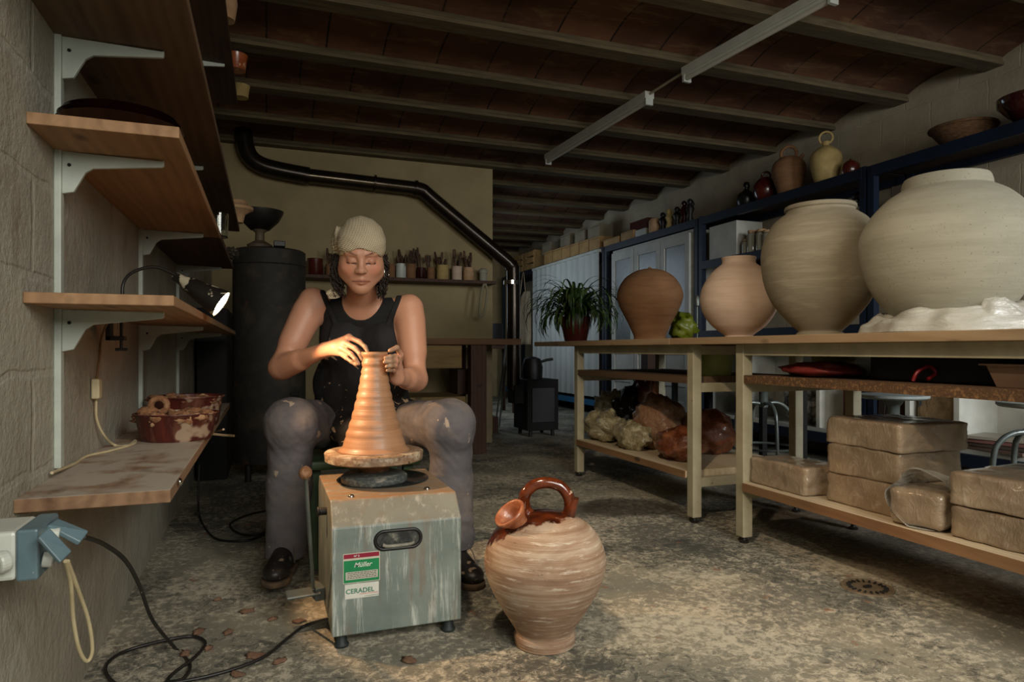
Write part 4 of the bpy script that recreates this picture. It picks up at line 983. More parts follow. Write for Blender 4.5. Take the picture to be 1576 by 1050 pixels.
tag(MB().tube([FP(745,437,6.07),FP(741,450,6.06),FP(738,480,6.06),FP(741,487,6.06),FP(746,478,6.06),FP(750,450,6.06),FP(747,437,6.07)],.012,8,smooth=5).build('hanging_strap',pm('pale_strap',(150,144,118),(128,122,98),rough=.9),smooth=True),'pale looped strap hanging below the right end of wall shelf','strap')
# workbench
YW = 5.17; zb_ = PY(700,521,YW).z; xr = PY(802,524,YW).x; xl = PY(560,524,YW).x
t = thing('workbench',((xl+xr)/2,5.5,0),'old wooden workbench with drawers against the back wall','workbench')
MB().box((xl,YW,zb_-.05),(xr,5.95,zb_)).build('bench_top','bench',t,bevel=.003)
for x0_,x1_,m in ((725,749,'bench_dark'),(560,580,'bench_dark')):
    a_ = PY(x0_,600,YW+.03).x; b_ = PY(x1_,600,YW+.03).x
    for yy in (YW+.03,5.80): MB().box((a_,yy,0),(b_,yy+.1,zb_-.05)).build('leg',m,t,bevel=.003)
a_ = PY(652,600,YW+.02).x; b_ = PY(711,600,YW+.02).x; z1 = PY(700,532,YW).z; z0 = PY(700,567,YW).z
dw = MB().box((a_-.2,YW+.02,z0),(b_,5.6,z1)).build('drawer','bench_yel',t,bevel=.003)
mb = MB(); mb.box((a_-.19,YW+.012,z0+.008),(b_-.008,YW+.02,z1-.008)); k_ = mb.build('drawer_front','bench_yel',t,bevel=.002)
z2 = PY(700,612,YW).z
MB().box((xl+.1,YW+.1,z2-.12),(PY(722,600,YW).x,5.85,z2)).build('lower_shelf','bench_yel',t,bevel=.002)
MB().box((PY(748,600,YW+.6).x,5.80,0),(PY(759,600,YW+.6).x,5.86,zb_-.05)).build('side_panel',pm('pale_panel',(150,136,108),(126,112,88),rough=.8),t)
MB().box((PY(695,600,5.7).x,5.5,z2),(PY(727,600,5.7).x,5.75,z0-.02)).build('inner_cabinet','bench_dark',t)
# kiln and its neighbour
kx = PY(414,500,4.75); d = 4.6
a_ = PY(357,500,4.7).x; b_ = PY(471,500,4.7).x; zk = PY(414,380,4.55).z
rk = (b_-a_)/2; kc = V(((a_+b_)/2,4.75,0))
t = thing('kiln',kc,'big dark round steel kiln standing behind the potter','kiln')
MB().lathe([(0,.12),(rk,.12),(rk,zk-.11),(rk-.006,zk-.105),(rk,zk-.10),(rk,zk-.01),(rk-.015,zk),(0,zk+.01)],kc,64).build('kiln_body','kiln',t,smooth=True)
for i in range(4):
    an = math.pi/4+i*math.pi/2; MB().cyl(kc+V((rk*.8*math.cos(an),rk*.8*math.sin(an),0)),kc+V((rk*.8*math.cos(an),rk*.8*math.sin(an),.12)),.02).build('leg','black',t)
p = PY(430,380,4.55); MB().box((p.x-.035,4.5,zk),(p.x+.035,4.6,zk+.035)).build('lid_peephole_plug','black',t,bevel=.004)
mb = MB(); 
for i in range(6): mb.box((kc.x+rk*.55,kc.y-rk*.835-.012,.3+i*.05),(kc.x+rk*.8,kc.y-rk*.6,.32+i*.05))
mb.build('vent_slot','black_mat',t)
cx_ = PY(400,378,4.75).x; zk2 = zk+.012
t = thing('balance_scale',(cx_,4.72,zk2),'dark wide pan on a squat stand resting on the kiln lid','scale')
mb = MB(); mb.lathe([(0,0),(.075,0),(.08,.02),(.03,.05),(.028,.10),(.05,.12),(0,.12)],(cx_,4.72,zk2),24); mb.build('stand',pm('pale_worn_metal',(110,96,74),(80,68,52),rough=.6),t,smooth=True)
mb = MB(); mb.lathe([(0,.12),(.06,.12),(.12,.18),(.148,.235),(.150,.245),(.14,.242),(.11,.19),(.05,.135),(0,.13)],(cx_,4.72,zk2),36); mb.build('pan','black',t,smooth=True)
mb = MB(); mb.box((XL+.02,4.75,.0),(kc.x-rk-.03,5.6,1.12)); tag(mb.build('black_block','black_mat',bevel=.006),'plain black block between left wall and kiln','cabinet')  # plain black block filling the gap beside the kiln
# cast iron stove
sx_ = PY(828,660,6.15).x; sw = .165
t = thing('wood_stove',(sx_,6.2,0),'small black iron stove standing at the end of the back wall','stove')
zt_ = PY(828,584,6.05).z
MB().box((sx_-sw,6.02,.06),(sx_+sw,6.4,zt_)).build('firebox','black_mat',t,bevel=.006)
MB().box((sx_-.12,6.006,.14),(sx_+.12,6.02,zt_-.08)).build('stove_door','black',t,bevel=.004)
mb = MB(); mb.lathe([(0,zt_),(.10,zt_),(.105,zt_+.12),(.08,zt_+.2),(.03,zt_+.22),(0,zt_+.22)],(sx_-.04,6.2,0),24); mb.build('stove_hood','black',t,smooth=True)
q0 = PY(838,556,6.2); MB().tube([q0+V((-.05,0,-.01)),q0+V((.02,0,.01)),q0+V((.09,0,.02))],.014,8).build('damper_handle','black',t,smooth=True)
for dx,dy in ((-.12,6.06),(.12,6.06),(-.12,6.34),(.12,6.34)): MB().cyl((sx_+dx,dy,0),(sx_+dx*.95,dy,.065),.018).build('leg','black',t)
MB().box((PY(787,600,6.2).x,6.1,.32),(sx_-sw,6.3,.50)).build('flue_connector','black_mat',t,bevel=.004)
p = PY(768,638,6.1); tag(MB().box((p.x-.09,6.5,.0),(p.x+.13,6.72,.16)).build('kindling_box','bench_dark',bevel=.003),'low dark wooden box on the floor left of the stove','box')

# ------------------------------------------------ blue racks along the right wall
XR0 = 3.95
ys = [-.4,1.60,3.55,5.50,7.43,9.40,11.30]
nmz = ['rack bay beyond the right edge, nearest the camera','blue steel rack bay with the wicker basket','blue steel rack bay with ceramic jugs on top','blue steel rack bay around the white glazed doors','blue steel rack bay behind the white blind','farthest blue steel rack bay by the wooden crates']
for i in range(1,6):
    y0_,y1_ = ys[i]+.01,ys[i+1]-.01
    t = thing('steel_rack',(4.15,(y0_+y1_)/2,0),nmz[i],'rack')
    for yy in (y0_,y1_-.05):
        for xx in (XR0,XR-.06): MB().box((xx,yy,0),(xx+.05,yy+.05,2.13 if i!=2 else 2.14)).build('rack_post','blue_steel',t)
    for z in ((2.13,1.70,1.03,.22) if i in (1,2) else (2.13,.20)):
        mb = MB(); mb.box((XR0-.004,y0_+.03,z-.075),(XR0+.03,y1_-.03,z)); mb.box((XR-.05,y0_+.03,z-.075),(XR-.01,y1_-.03,z))
        s_ = mb.build('rack_beam','blue_light' if (i >= 3 and z < .5) else 'blue_steel',t)
        MB().box((XR0+.03,y0_,z-.025),(XR-.05,y1_,z-.004)).build('rack_shelf','rack_board',t)
# white glazed doors
t = thing('glazed_cabinet',(4.0,6.45,0),'white wooden cabinet with three tall glazed doors under the blue rack','cabinet')
zt_, z0_ = 2.045, .22; DY = [5.62,6.15,6.69,7.22]
MB().box((3.97,5.60,zt_-.03),(4.34,7.24,zt_)).build('cabinet_top','white_paint',t)
MB().box((4.31,5.60,z0_),(4.34,7.24,zt_-.03)).build('cabinet_back','rack_board',t)
for yy in (5.60,7.215): MB().box((3.97,yy,z0_),(4.31,yy+.025,zt_-.03)).build('side_panel','white_paint',t)
M['frost'] = pm('frosted_glass',(170,180,176),(150,162,160),rough=.25,trans=.55,bump=.2,bscale=60)
for i in range(3):
    ya,yb_ = DY[i]+.006,DY[i+1]-.006; st = .075
    mb = MB()
    for (a0,a1) in ((ya,ya+st),(yb_-st,yb_)): mb.box((3.935,a0,z0_),(3.968,a1,zt_-.035))
    for (b0,b1) in ((z0_,z0_+.10),(.47,.53),(.80,.90),(zt_-.135,zt_-.035)): mb.box((3.935,ya+st,b0),(3.968,yb_-st,b1))
    dd = mb.build('door','white_paint',t,bevel=.003)
    g = MB().box((3.948,ya+st,.90),(3.954,yb_-st,zt_-.135)).build('glass_pane','frost',t); g.parent = dd; g.location = (0,0,0)
    for b0,b1 in ((.53,.80),(z0_+.10,.47)):
        g = MB().box((3.950,ya+st,b0),(3.962,yb_-st,b1)).build('panel','white_paint',t); g.parent = dd; g.location = (0,0,0)
    kn = MB().ell((3.925,yb_-st/2,1.05),(.012,.012,.012),10,8).build('knob','chrome',t,smooth=True); kn.parent = dd; kn.location = (0,0,0)
# white vertical blind
t = thing('vertical_blind',(3.93,8.6,.2),'white vertical slat blind hanging from the rack behind the plant','blind')
MB().box((3.90,7.5,2.075),(3.95,9.72,2.11)).build('head_rail','white_paint',t)
for i in range(24):
    y = 7.52+i*.0915; MB().obox((3.925,y+.045,1.16),(.012,.088,1.83),.22 if i%2 else -.12).build('slat','white_blind',t)
# boxes on the top of the racks
zt = 2.131
def box_on(px,py0,py1,pxw,X,m,lab,grp,name='wooden_box',z=zt,dep=.2,lid=False):
    """front face (X plane) between picture columns px..pxw"""
    ya = PX(px,400,X).y; yb_ = PX(pxw,400,X).y; y0_,y1_ = min(ya,yb_),max(ya,yb_); 
    h = PX((px+pxw)/2,py0,X).z-PX((px+pxw)/2,py1,X).z
    t = thing(name,(X+dep/2,(y0_+y1_)/2,z),lab,'box',grp); g = (y1_-y0_)*.03
    MB().box((X,y0_+g,z),(X+dep,y1_-g,z+h)).build('box_body',m,t,bevel=.002)
    MB().box((X-.002,y0_+g+.006,z+h*.86),(X,y1_-g-.006,z+h*.88)).build('lid_seam','black_mat',t)
    return z+h
M['boxwood'] = pm('pale_box_wood',(184,146,92),(156,120,72),scale=6,stretch=(3,1,1),rough=.7,bump=.05,vary=1)
M['greybox'] = pm('grey_card_box',(150,138,114),(128,116,94),scale=6,rough=.8,bump=.05,vary=1)
xs = [837,850,864,877,891,906,923]
h_ = []
for i in range(6):
    yb0 = 402-(xs[i]-837)*.22
    lab = ['farthest','second farthest','third from the far end','fourth from the far end','second nearest','nearest'][i]+' pale wooden box in the row above the white blind'
    h_.append(box_on(xs[i],yb0-20,yb0,xs[i+1],3.98,'boxwood',lab,'wooden boxes above the blind'))
for i,(a0,a1,hh_,lab) in enumerate(((834,847,17,'tall grey box'),(848,852,14,None),(862,877,20,'grey box'),(884,900,17,'grey box'),(904,923,19,'widest grey box'))):
    if lab is None: continue
    box_on(a0,380-hh_,380,a1,4.06,'greybox',['farthest grey box stacked behind the wooden boxes','','second grey box stacked behind the wooden boxes','third grey box stacked behind the wooden boxes','nearest and widest grey box above the wooden boxes'][i],'grey boxes stacked on the wooden boxes',z=zt+.195,name='cardboard_box')
box_on(928,362,373,953,3.98,'boxwood','long low wooden box just right of the row above the blind','wooden boxes above the blind')
box_on(955,352,366,975,3.98,'boxwood','short wooden box next to the red box','wooden boxes above the blind')
# crates at the far end
for i,(a0,a1) in enumerate(((785,792),(794,804),(806,821))):
    ya,yb_ = sorted((PX(a0,400,3.98).y,PX(a1,400,3.98).y))
    yb_ = min(yb_,11.2); ya = min(ya,yb_-.3)
    t = thing('wooden_crate',(4.1,(ya+yb_)/2,zt),['slatted wooden crate at the far end of the rack','middle slatted wooden crate on the far rack','nearest slatted wooden crate on the far rack'][i],'crate','slatted crates on the far rack')
    for k_ in range(3): MB().box((3.98,ya+.02,zt+.01+k_*.105),(3.995,yb_-.02,zt+.085+k_*.105)).build('slat','boxwood',t)
    for yy in (ya+.02,yb_-.05): MB().box((3.995,yy,zt),(4.25,yy+.03,zt+.31)).build('end_board','boxwood',t)
# red box, jars and figurines
def P_on(px,X,z): 
    p = PX(px,400,X); return V((p.x,p.y,z))
p = P_on(988,4.08,zt); tag(MB().box((p.x-.08,p.y-.2,zt),(p.x+.1,p.y+.17,zt+.09)).build('white_box','plastic_white',bevel=.003),'small white box under the dark red one on the rack','box')
tag(MB().box((p.x-.05,p.y-.2,zt+.09),(p.x+.1,p.y+.19,zt+.21)).build('red_box','glaze_red',bevel=.003),'dark red box on the rack above the glazed cabinet','box')
p = P_on(1008,4.05,zt); tag(MB().lathe([(0,0),(.06,0),(.07,.02),(.07,.14),(.05,.17),(0,.17)],p,24).build('pale_jar','bisque',smooth=True),'pale jar between the red box and the dark figures','jar')
for i,(px,h) in enumerate(((1020,.2),(1030,.22),(1042,.21),(1053,.25),(1062,.25))):
    p = P_on(px,4.05,zt); m = ['black','bisque_y','black','glaze_dark','black'][i]
    mb = MB(); mb.lathe([(0,0),(.035,0),(.04,.02),(.022,h*.35),(.045,h*.6),(.02,h*.8),(0,h*.8)],p,16); mb.ell(p+V((0,0,h*.88)),(.03,.03,.035)); mb.tube([p+V((0,-.03,h*.6)),p+V((0,-.07,h*.75)),p+V((0,-.04,h*.9))],.008,6)
    tag(mb.build('ceramic_figure',m,smooth=True),['farthest dark ceramic figure on the rack','yellowish ceramic figure among the dark ones','middle dark ceramic figure on the rack','reddish dark ceramic figure on the rack','nearest black ceramic figure on the rack'][i],'figurine')
# jugs on the top of the second bay
def jugtop(px,X,prof,m,lab,ringc=None,R=0,r=0,cat='jug',name='ceramic_jug',spout=None,z=2.141):
    p = P_on(px,X,z); d = SN*p.x+CS*p.y
    t = thing(name,p,lab,cat); MB().lathe(smoothprof(prof,3),p,36).build('jug_body',m,t,smooth='all')
    if ringc: MB().torus(p+V(ringc),R,r,Matrix.Rotation(math.pi/2,3,'X')@Matrix.Rotation(.0,3,'Z') if False else Matrix.Rotation(-PSI-.45,3,'Z')@Matrix.Rotation(math.pi/2,3,'X'),28,8).build('ring_handle',m,t,smooth=True)
    if spout: MB().tube([p+V(spout[0]),p+V(spout[1])],[.02,.012],12).build('spout',m,t,smooth=True)
M['darkbottle'] = pm('dark_green_bottle',(30,34,28),(20,22,20),rough=.3,bump=0)
jugtop(1149,4.12,[(0,0),(.06,0),(.085,.06),(.08,.12),(.04,.155),(.022,.17),(.03,.20),(.022,.235),(0,.24)],'darkbottle','black gourd-shaped bottle, leftmost of the vessels on the blue rack',name='gourd_bottle',cat='bottle')
jugtop(1179,4.10,[(0,0),(.07,0),(.105,.08),(.10,.15),(.06,.20),(.045,.205),(0,.205)],'glaze_red','dark red jug with small ring handle, left of the brown jug',(.0,0,.225),.035,.009)
jugtop(1214,4.10,[(0,0),(.075,0),(.10,.06),(.135,.18),(.125,.26),(.085,.30),(.06,.315),(0,.32)],'v_brown','brown jug with wide flat ring handle, third vessel on the blue rack',(.0,0,.345),.06,.014,spout=((.07,-.04,.29),(.10,-.06,.335)))
jugtop(1271,4.10,[(0,0),(.07,0),(.095,.06),(.118,.17),(.105,.24),(.05,.285),(.025,.30),(.03,.33),(0,.335)],'bisque_y','cream yellow jug with upright ring handle on the blue rack',(.0,0,.36),.048,.009)
jugtop(1309,4.12,[(0,0),(.045,0),(.066,.05),(.06,.10),(.03,.125),(.012,.13),(.01,.14),(0,.14)],'glaze_red','small round shiny red jar right of the cream jug',name='small_red_jar',cat='jar')
# basket and bowl
M['wicker'] = pm('brown_wicker',(120,84,48),(70,46,26),scale=40,stretch=(1,1,3),rough=.8,bump=.8,bdist=.008)
p = P_on(1482,4.13,2.131); t = thing('wicker_basket',p,'shallow round wicker basket on top of the blue rack','basket')
MB().lathe([(0,0),(.09,0),(.13,.04),(.185,.115),(.178,.118),(.12,.05),(.08,.012),(0,.012)],p,40).build('basket_body','wicker',t,smooth=True)
MB().torus(p+V((0,0,.117)),.184,.009,None,40,8).build('rim','wicker',t,smooth=True)
p = P_on(1590,4.13,2.131); tag(MB().lathe([(0,0),(.06,0),(.10,.05),(.17,.13),(.175,.17),(.165,.17),(.09,.06),(0,.02)],p,36).build('dark_bowl','glaze_dark',smooth=True),'dark red-brown bowl cut by the right picture edge on the blue rack','bowl')
# middle shelf things
zm_ = 1.701
p = P_on(1118,4.05,zm_); tag(MB().box((3.99,4.98,zm_),(4.28,5.38,zm_+.32)).build('white_box','white_paint',bevel=.004),'large plain white box on middle blue shelf behind the pots','box')
M['jarglass'] = pm('thick_glass',(214,206,180),rough=.08,trans=.6,bump=0)
for i,(px,h,lab) in enumerate(((1150,.13,'shortest glass jar beside the large white box'),(1158,.20,'tall glass jar with pale lid, second from the white box'),(1172,.19,'glass jar with pale lid, third from the white box'),(1182,.17,'glass jar nearest the olive pot on the blue shelf'))):
    p = P_on(px,4.03,zm_); t = thing('glass_jar',p,lab,'jar'); MB().lathe([(0,0),(.045,0),(.048,.01),(.048,h*.8),(.035,h*.88),(.032,h*.88),(.044,h*.78),(.044,.014),(0,.014)],p,24).build('jar_body','jarglass',t,smooth=True)
    MB().lathe([(0,h*.88),(.04,h*.88),(.04,h),(0,h)],p,20).build('lid','bisque',t,smooth=True)
p = P_on(1328,4.02,zm_); t = thing('glass_figure',p,'dark twisted glass ornament beside the rack post','ornament')
mb = MB(); 
for i in range(7): mb.ell(p+V((0,.05*math.sin(i*2.1),.04+.055*i)),(.03,.045,.03),12,8,disp=.3,seed=i)
mb.build('ornament_body','black',t,smooth='all')
tag(MB().box((4.0,2.95,zm_),(4.25,3.4,zm_+.26)).build('grey_box',pm('dark_storage_box',(96,84,70),(78,68,56),rough=.6),bevel=.01),'dull grey storage box right of the rack post','box')
# lower bay: white cubby unit with contents
zc0 = .221
t = thing('cubby_unit',(4.15,3.0,zc0),'white open cubby shelving unit standing on the lowest blue shelf','shelving unit')
Y_c = sorted([PX(1210,620,3.98).y,PX(1263,620,3.98).y,PX(1402,620,3.98).y,PX(1478,620,3.98).y,1.7])
Y_c = [1.66]+[y for y in Y_c if y>1.7]+[5.38]
MB().box((3.97,1.66,zc0),(4.34,5.38,zc0+.03)).build('bottom_board','white_paint',t)
MB().box((3.97,1.66,.86),(4.34,5.38,.89)).build('top_board','white_paint',t)
MB().box((4.31,1.66,zc0+.03),(4.34,5.38,.86)).build('back_board','white_paint',t)
for y in (PX(1263,620,3.98).y,PX(1402,620,3.98).y,PX(1478,620,3.98).y,1.66,5.35,PX(1210,620,3.98).y+.5): MB().box((3.97,y,zc0+.03),(4.31,y+.035,.86)).build('divider','white_paint',t)
zb2 = zc0+.031
cols = [((92,50,34),'brown'),((150,96,60),'tan'),((176,60,84),'pink'),((120,62,40),'reddish brown'),((160,112,70),'light tan'),((52,40,32),'dark'),((156,110,66),'ochre')]
yy = PX(1300,620,4.0).y
for i,(c_,nm) in enumerate(cols):
    th = .03+.012*(i%3); y = yy-.02-i*.062
    o = MB().obox((4.08,y,zb2+.16+.01*(i%2)),(.2,th,.32+.02*(i%2)),0,(.06 if i>4 else 0)).build('book',pm('book_'+nm.replace(' ','_'),c_,tuple(int(v*.85) for v in c_),rough=.7,bump=.03),bevel=.002)
    tag(o,nm+' book standing in the white cubby behind the stool seat','book')
pk = PX(1440,620,4.0).y; tag(softblock(MB(),V((4.1,pk,zb2+.15)),(.2,.26,.30),0,3,.012,10,.2).build('paper_package',pm('kraft_paper',(176,146,104),(132,104,70),scale=12,rough=.7,bump=.6,bdist=.015),smooth='all'),'crumpled brown paper package in the white cubby','package')
pk = PX(1412,620,4.0).y
tag(MB().obox((4.12,pk-.02,zb2+.16),(.24,.02,.32)).build('folder',pm('grey_folder',(86,96,100),(70,80,84)),bevel=.001),'dark grey folder leaning beside the brown paper package','folder')
for i in range(4):
    pk = PX(1530,620,3.95).y; tag(MB().obox((4.08,pk,zb2+.012+.022*i),(.26,.36,.018),.1*i-.1,0).build('magazine',pm('magazine_%d'%i,[(120,100,88),(90,78,70),(130,90,84),(150,140,124)][i],rough=.35,bump=.02),bevel=.001),['bottom magazine of the pile in the white cubby','second magazine from the bottom in the white cubby','third magazine from the bottom in the white cubby','top magazine of the pile in the white cubby'][i],'magazine')
for i,(px,lab) in enumerate(((1218,'clear plastic bag of pottery on the lowest rack shelf, left one'),(1244,'clear shiny plastic bag on the lowest rack shelf, right one'))):
    p = PX(px,620,4.05); mm = pm('clear_bag_%d'%i,(180,176,160),(90,80,66),(212,210,200),scale=10,rough=.15,bump=.9,bdist=.02,coat=.8)
    tag(MB().ell((4.1,p.y,zb2+.20),(.1,.085,.20),26,18,disp=.3,freq=2.4,seed=i+20).build('plastic_bag',mm,smooth='all'),lab,'bag')
# stools behind the tables
def stool(x,y,h,lab,arm=True):
    t = thing('metal_stool',(x,y,0),lab,'stool')
    MB().lathe([(0,h-.02),(.15,h-.022),(.16,h-.014),(.16,h-.002),(.15,h),(0,h)],(x,y,0),36).build('seat','stool_seat',t,smooth=True)
    MB().lathe([(0,h-.16),(.03,h-.16),(.03,h-.06),(.045,h-.04),(.045,h-.022),(0,h-.022)],(x,y,0),18).build('column','grey_metal',t,smooth=True)
    for i in range(4):
        a_ = math.pi/4+i*math.pi/2; dx,dy = math.cos(a_),math.sin(a_)
        MB().tube([(x,y,h-.14),(x+dx*.09,y+dy*.09,h-.13),(x+dx*.16,y+dy*.16,h-.17),(x+dx*.19,y+dy*.19,h-.26),(x+dx*.21,y+dy*.21,0)],.012,10,smooth=5).build('leg','grey_metal',t,smooth=True)
    MB().torus((x,y,.2),.2,.008,None,32,6).build('footrest','grey_metal',t,smooth=True)
    return t
s1 = stool(2.96,2.50,.625,'round pale stool behind the near table, in front of the books')
copy_tree(s1,(3.10,1.90,0),.3,'round pale stool behind the near table at the right picture edge')
copy_tree(s1,(3.12,3.62,0),.5,'round metal stool behind the near table\'s far leg')
copy_tree(s1,(3.12,5.25,0),.2,'round metal stool behind the bagged clay, before the glazed cabinet')
# low dark bench table behind
t = thing('low_bench',(3.25,4.4,0),'low dark work table behind the far long table','bench')
MB().box((3.35,3.9,.60),(3.8,5.1,.63)).build('bench_top','rack_board',t)
for xx in (3.37,3.74):
    for yy in (3.92,5.04): MB().box((xx,yy,0),(xx+.04,yy+.04,.60)).build('leg','black_mat',t)
# brown timber post seen behind the dome pot
p = PX(1000,640,3.5); tag(MB().box((p.x-.06,p.y-.06,0),(p.x+.06,p.y+.06,.88)).build('timber_stand','bench_dark'),'dark square timber stand behind the far table','stand')
# hanging apron and dark clutter far back
p = PX(816,500,3.9); o = MB()
vs = []; fs = []
yc = 10.2; 
for i in range(13):
    for j in range(9):
        f = i/12; g = j/8; vs.append((3.915+.02*math.sin(g*14+f*2), yc-.35+.7*g*(.4+.6*f**.4), 1.78-f*.85))
for i in range(12):
    for j in range(8): q_ = i*9+j; fs.append((q_,q_+1,q_+10,q_+9))
o.tube([(3.925,yc-.14,1.76),(3.935,yc-.03,2.11),(3.94,yc+.02,2.11),(3.925,yc+.1,1.76)],.008,6)
o.add(vs,fs); ob = o.build('hanging_apron',pm('pale_canvas',(190,170,140),(160,140,112),scale=5,rough=.9,bump=.3),smooth='all'); sd = ob.modifiers.new('s','SOLIDIFY'); sd.thickness = .006; tag(ob,'pale canvas apron hanging from the far rack left of the blind','apron')
p = PY(770,470,8.0); tag(MB().lathe([(0,0),(.12,0),(.12,.3),(0,.3)],(2.9,8.6,.9),20).build('dark_drum','black_mat',smooth=True),'dark drum on the far stand behind the stovepipe','drum')
t = thing('dark_stand',(2.9,8.6,0),'dark stand holding the drum, far behind the stovepipe','stand')
MB().box((2.65,8.35,.86),(3.15,8.85,.90)).build('stand_top','bench_dark',t)
for xx in (2.67,3.09):
    for yy in (8.37,8.79): MB().box((xx,yy,0),(xx+.04,yy+.04,.86)).build('leg','bench_dark',t)
# slanting broom handles in the gap
for i,(a,b_) in enumerate(((779,762),(783,768))):
    q0 = PY(a,530,6.9); q1 = PY(b_,625,6.7); q1.z = .02; tag(MB().cyl(q0,q1,.01,segs=8).build('broom_handle','grey_metal',smooth=True),['thin leaning rod left of the stovepipe','second thin leaning rod beside the stovepipe'][i],'rod')

# ------------------------------------------------ the potter: smooth distance-field modelling, surfaces taken by surface nets
class Field:
    def __init__(s, lo, hi, h):
        s.lo = np.array(lo,float); s.h = h
        s.n = np.ceil((np.array(hi)-s.lo)/h).astype(int)+1
        s.ax = [(s.lo[i]+h*np.arange(s.n[i])).astype(np.float32) for i in range(3)]
        s.val = np.full(s.n, .5, np.float32)
    def blk(s, lo, hi):
        a = np.clip(np.floor((np.array(lo)-s.lo)/s.h).astype(int),0,s.n); b = np.clip(np.ceil((np.array(hi)-s.lo)/s.h).astype(int)+1,0,s.n)
        return tuple(slice(int(x),int(y)) for x,y in zip(a,b))
    def grid(s, sl): return s.ax[0][sl[0]][:,None,None], s.ax[1][sl[1]][None,:,None], s.ax[2][sl[2]][None,None,:]
    def add(s, prim, k=.01, op='u', off=0.0):
        lo, hi, fn = prim; m = .035+k+abs(off); sl = s.blk(np.array(lo)-m, np.array(hi)+m)
        if any(q.stop <= q.start for q in sl): return s
        X,Y,Z = s.grid(sl); d = (fn(X,Y,Z)-off).astype(np.float32); v = s.val[sl]
        if op == 'u':
            h = np.clip(.5+.5*(v-d)/k,0,1); s.val[sl] = v*(1-h)+d*h-k*h*(1-h)
        else:
            d = -d; h = np.clip(.5-.5*(v-d)/k,0,1); s.val[sl] = v*(1-h)+d*h+k*h*(1-h)
        return s
    def clip(s, fn):
        X,Y,Z = s.grid((slice(None),)*3); s.val = np.maximum(s.val, fn(X,Y,Z)).astype(np.float32); return s
def cap(a, b, ra, rb):
    a = np.array(a,float); b = np.array(b,float); ba = b-a; L = max(ba@ba,1e-12); R = max(ra,rb)
    def fn(X,Y,Z):
        px,py,pz = X-a[0],Y-a[1],Z-a[2]; t = np.clip((px*ba[0]+py*ba[1]+pz*ba[2])/L,0,1)
        return np.sqrt((px-t*ba[0])**2+(py-t*ba[1])**2+(pz-t*ba[2])**2)-(ra+(rb-ra)*t)
    return np.minimum(a,b)-R, np.maximum(a,b)+R, fn
def sph(c, r): return cap(c, c, r, r)
def elp(c, r, m=None):
    c = np.array(c,float); r = np.array(r,float); R = max(r); m = np.eye(3) if m is None else np.array(m)
    def fn(X,Y,Z):
        px,py,pz = X-c[0],Y-c[1],Z-c[2]; q = [px*m[0,i]+py*m[1,i]+pz*m[2,i] for i in range(3)]
        k0 = np.sqrt((q[0]/r[0])**2+(q[1]/r[1])**2+(q[2]/r[2])**2)+1e-9
        k1 = np.sqrt((q[0]/r[0]**2)**2+(q[1]/r[1]**2)**2+(q[2]/r[2]**2)**2)+1e-9
        return k0*(k0-1)/k1
    return c-R, c+R, fn
def nets(F):
    v = F.val; s = v < 0; n = v.shape
    cnt = np.zeros(tuple(q-1 for q in n), np.int8)
    cs = [(i,j,k) for i in (0,1) for j in (0,1) for k in (0,1)]
    for c in cs: cnt += s[c[0]:n[0]-1+c[0], c[1]:n[1]-1+c[1], c[2]:n[2]-1+c[2]]
    act = (cnt > 0) & (cnt < 8); idx = np.argwhere(act); ids = np.full(act.shape,-1,np.int64); ids[act] = np.arange(len(idx))
    acc = np.zeros((len(idx),3)); num = np.zeros(len(idx))
    cv = {c: v[idx[:,0]+c[0],idx[:,1]+c[1],idx[:,2]+c[2]] for c in cs}
    for c in cs:
        for ax in range(3):
            if c[ax]: continue
            d = list(c); d[ax] = 1; d = tuple(d); a,b = cv[c],cv[d]; m = (a<0)!=(b<0); t = np.where(m, a/np.where(m,a-b,1), 0)
            p = np.tile(np.array(c,float),(len(idx),1)); p[:,ax] = t; acc += p*m[:,None]; num += m
    verts = F.lo+(idx+acc/num[:,None])*F.h; quads = []
    for ax in range(3):
        sa = np.moveaxis(s,ax,0); ida = np.moveaxis(ids,ax,0)
        a,b = sa[:-1,1:-1,1:-1], sa[1:,1:-1,1:-1]; m = np.argwhere(a!=b); flip = a[m[:,0],m[:,1],m[:,2]]
        i,j,k = m[:,0],m[:,1]+1,m[:,2]+1
        q = np.stack([ida[i,j-1,k-1],ida[i,j,k-1],ida[i,j,k],ida[i,j-1,k]],1)
        if ax == 1: flip = ~flip
        q[~flip] = q[~flip][:,::-1]; quads.append(q)
    quads = np.concatenate(quads); quads = quads[(quads>=0).all(1)]
    return verts, quads
def relax(v, q, it=1, lam=.5):
    for _ in range(it):
        s = np.zeros_like(v); c = np.zeros(len(v))
        for a,b in ((0,1),(1,2),(2,3),(3,0)):
            np.add.at(s, q[:,a], v[q[:,b]]); np.add.at(c, q[:,a], 1); np.add.at(s, q[:,b], v[q[:,a]]); np.add.at(c, q[:,b], 1)
        v = v+(s/np.maximum(c,1)[:,None]-v)*lam
    return v
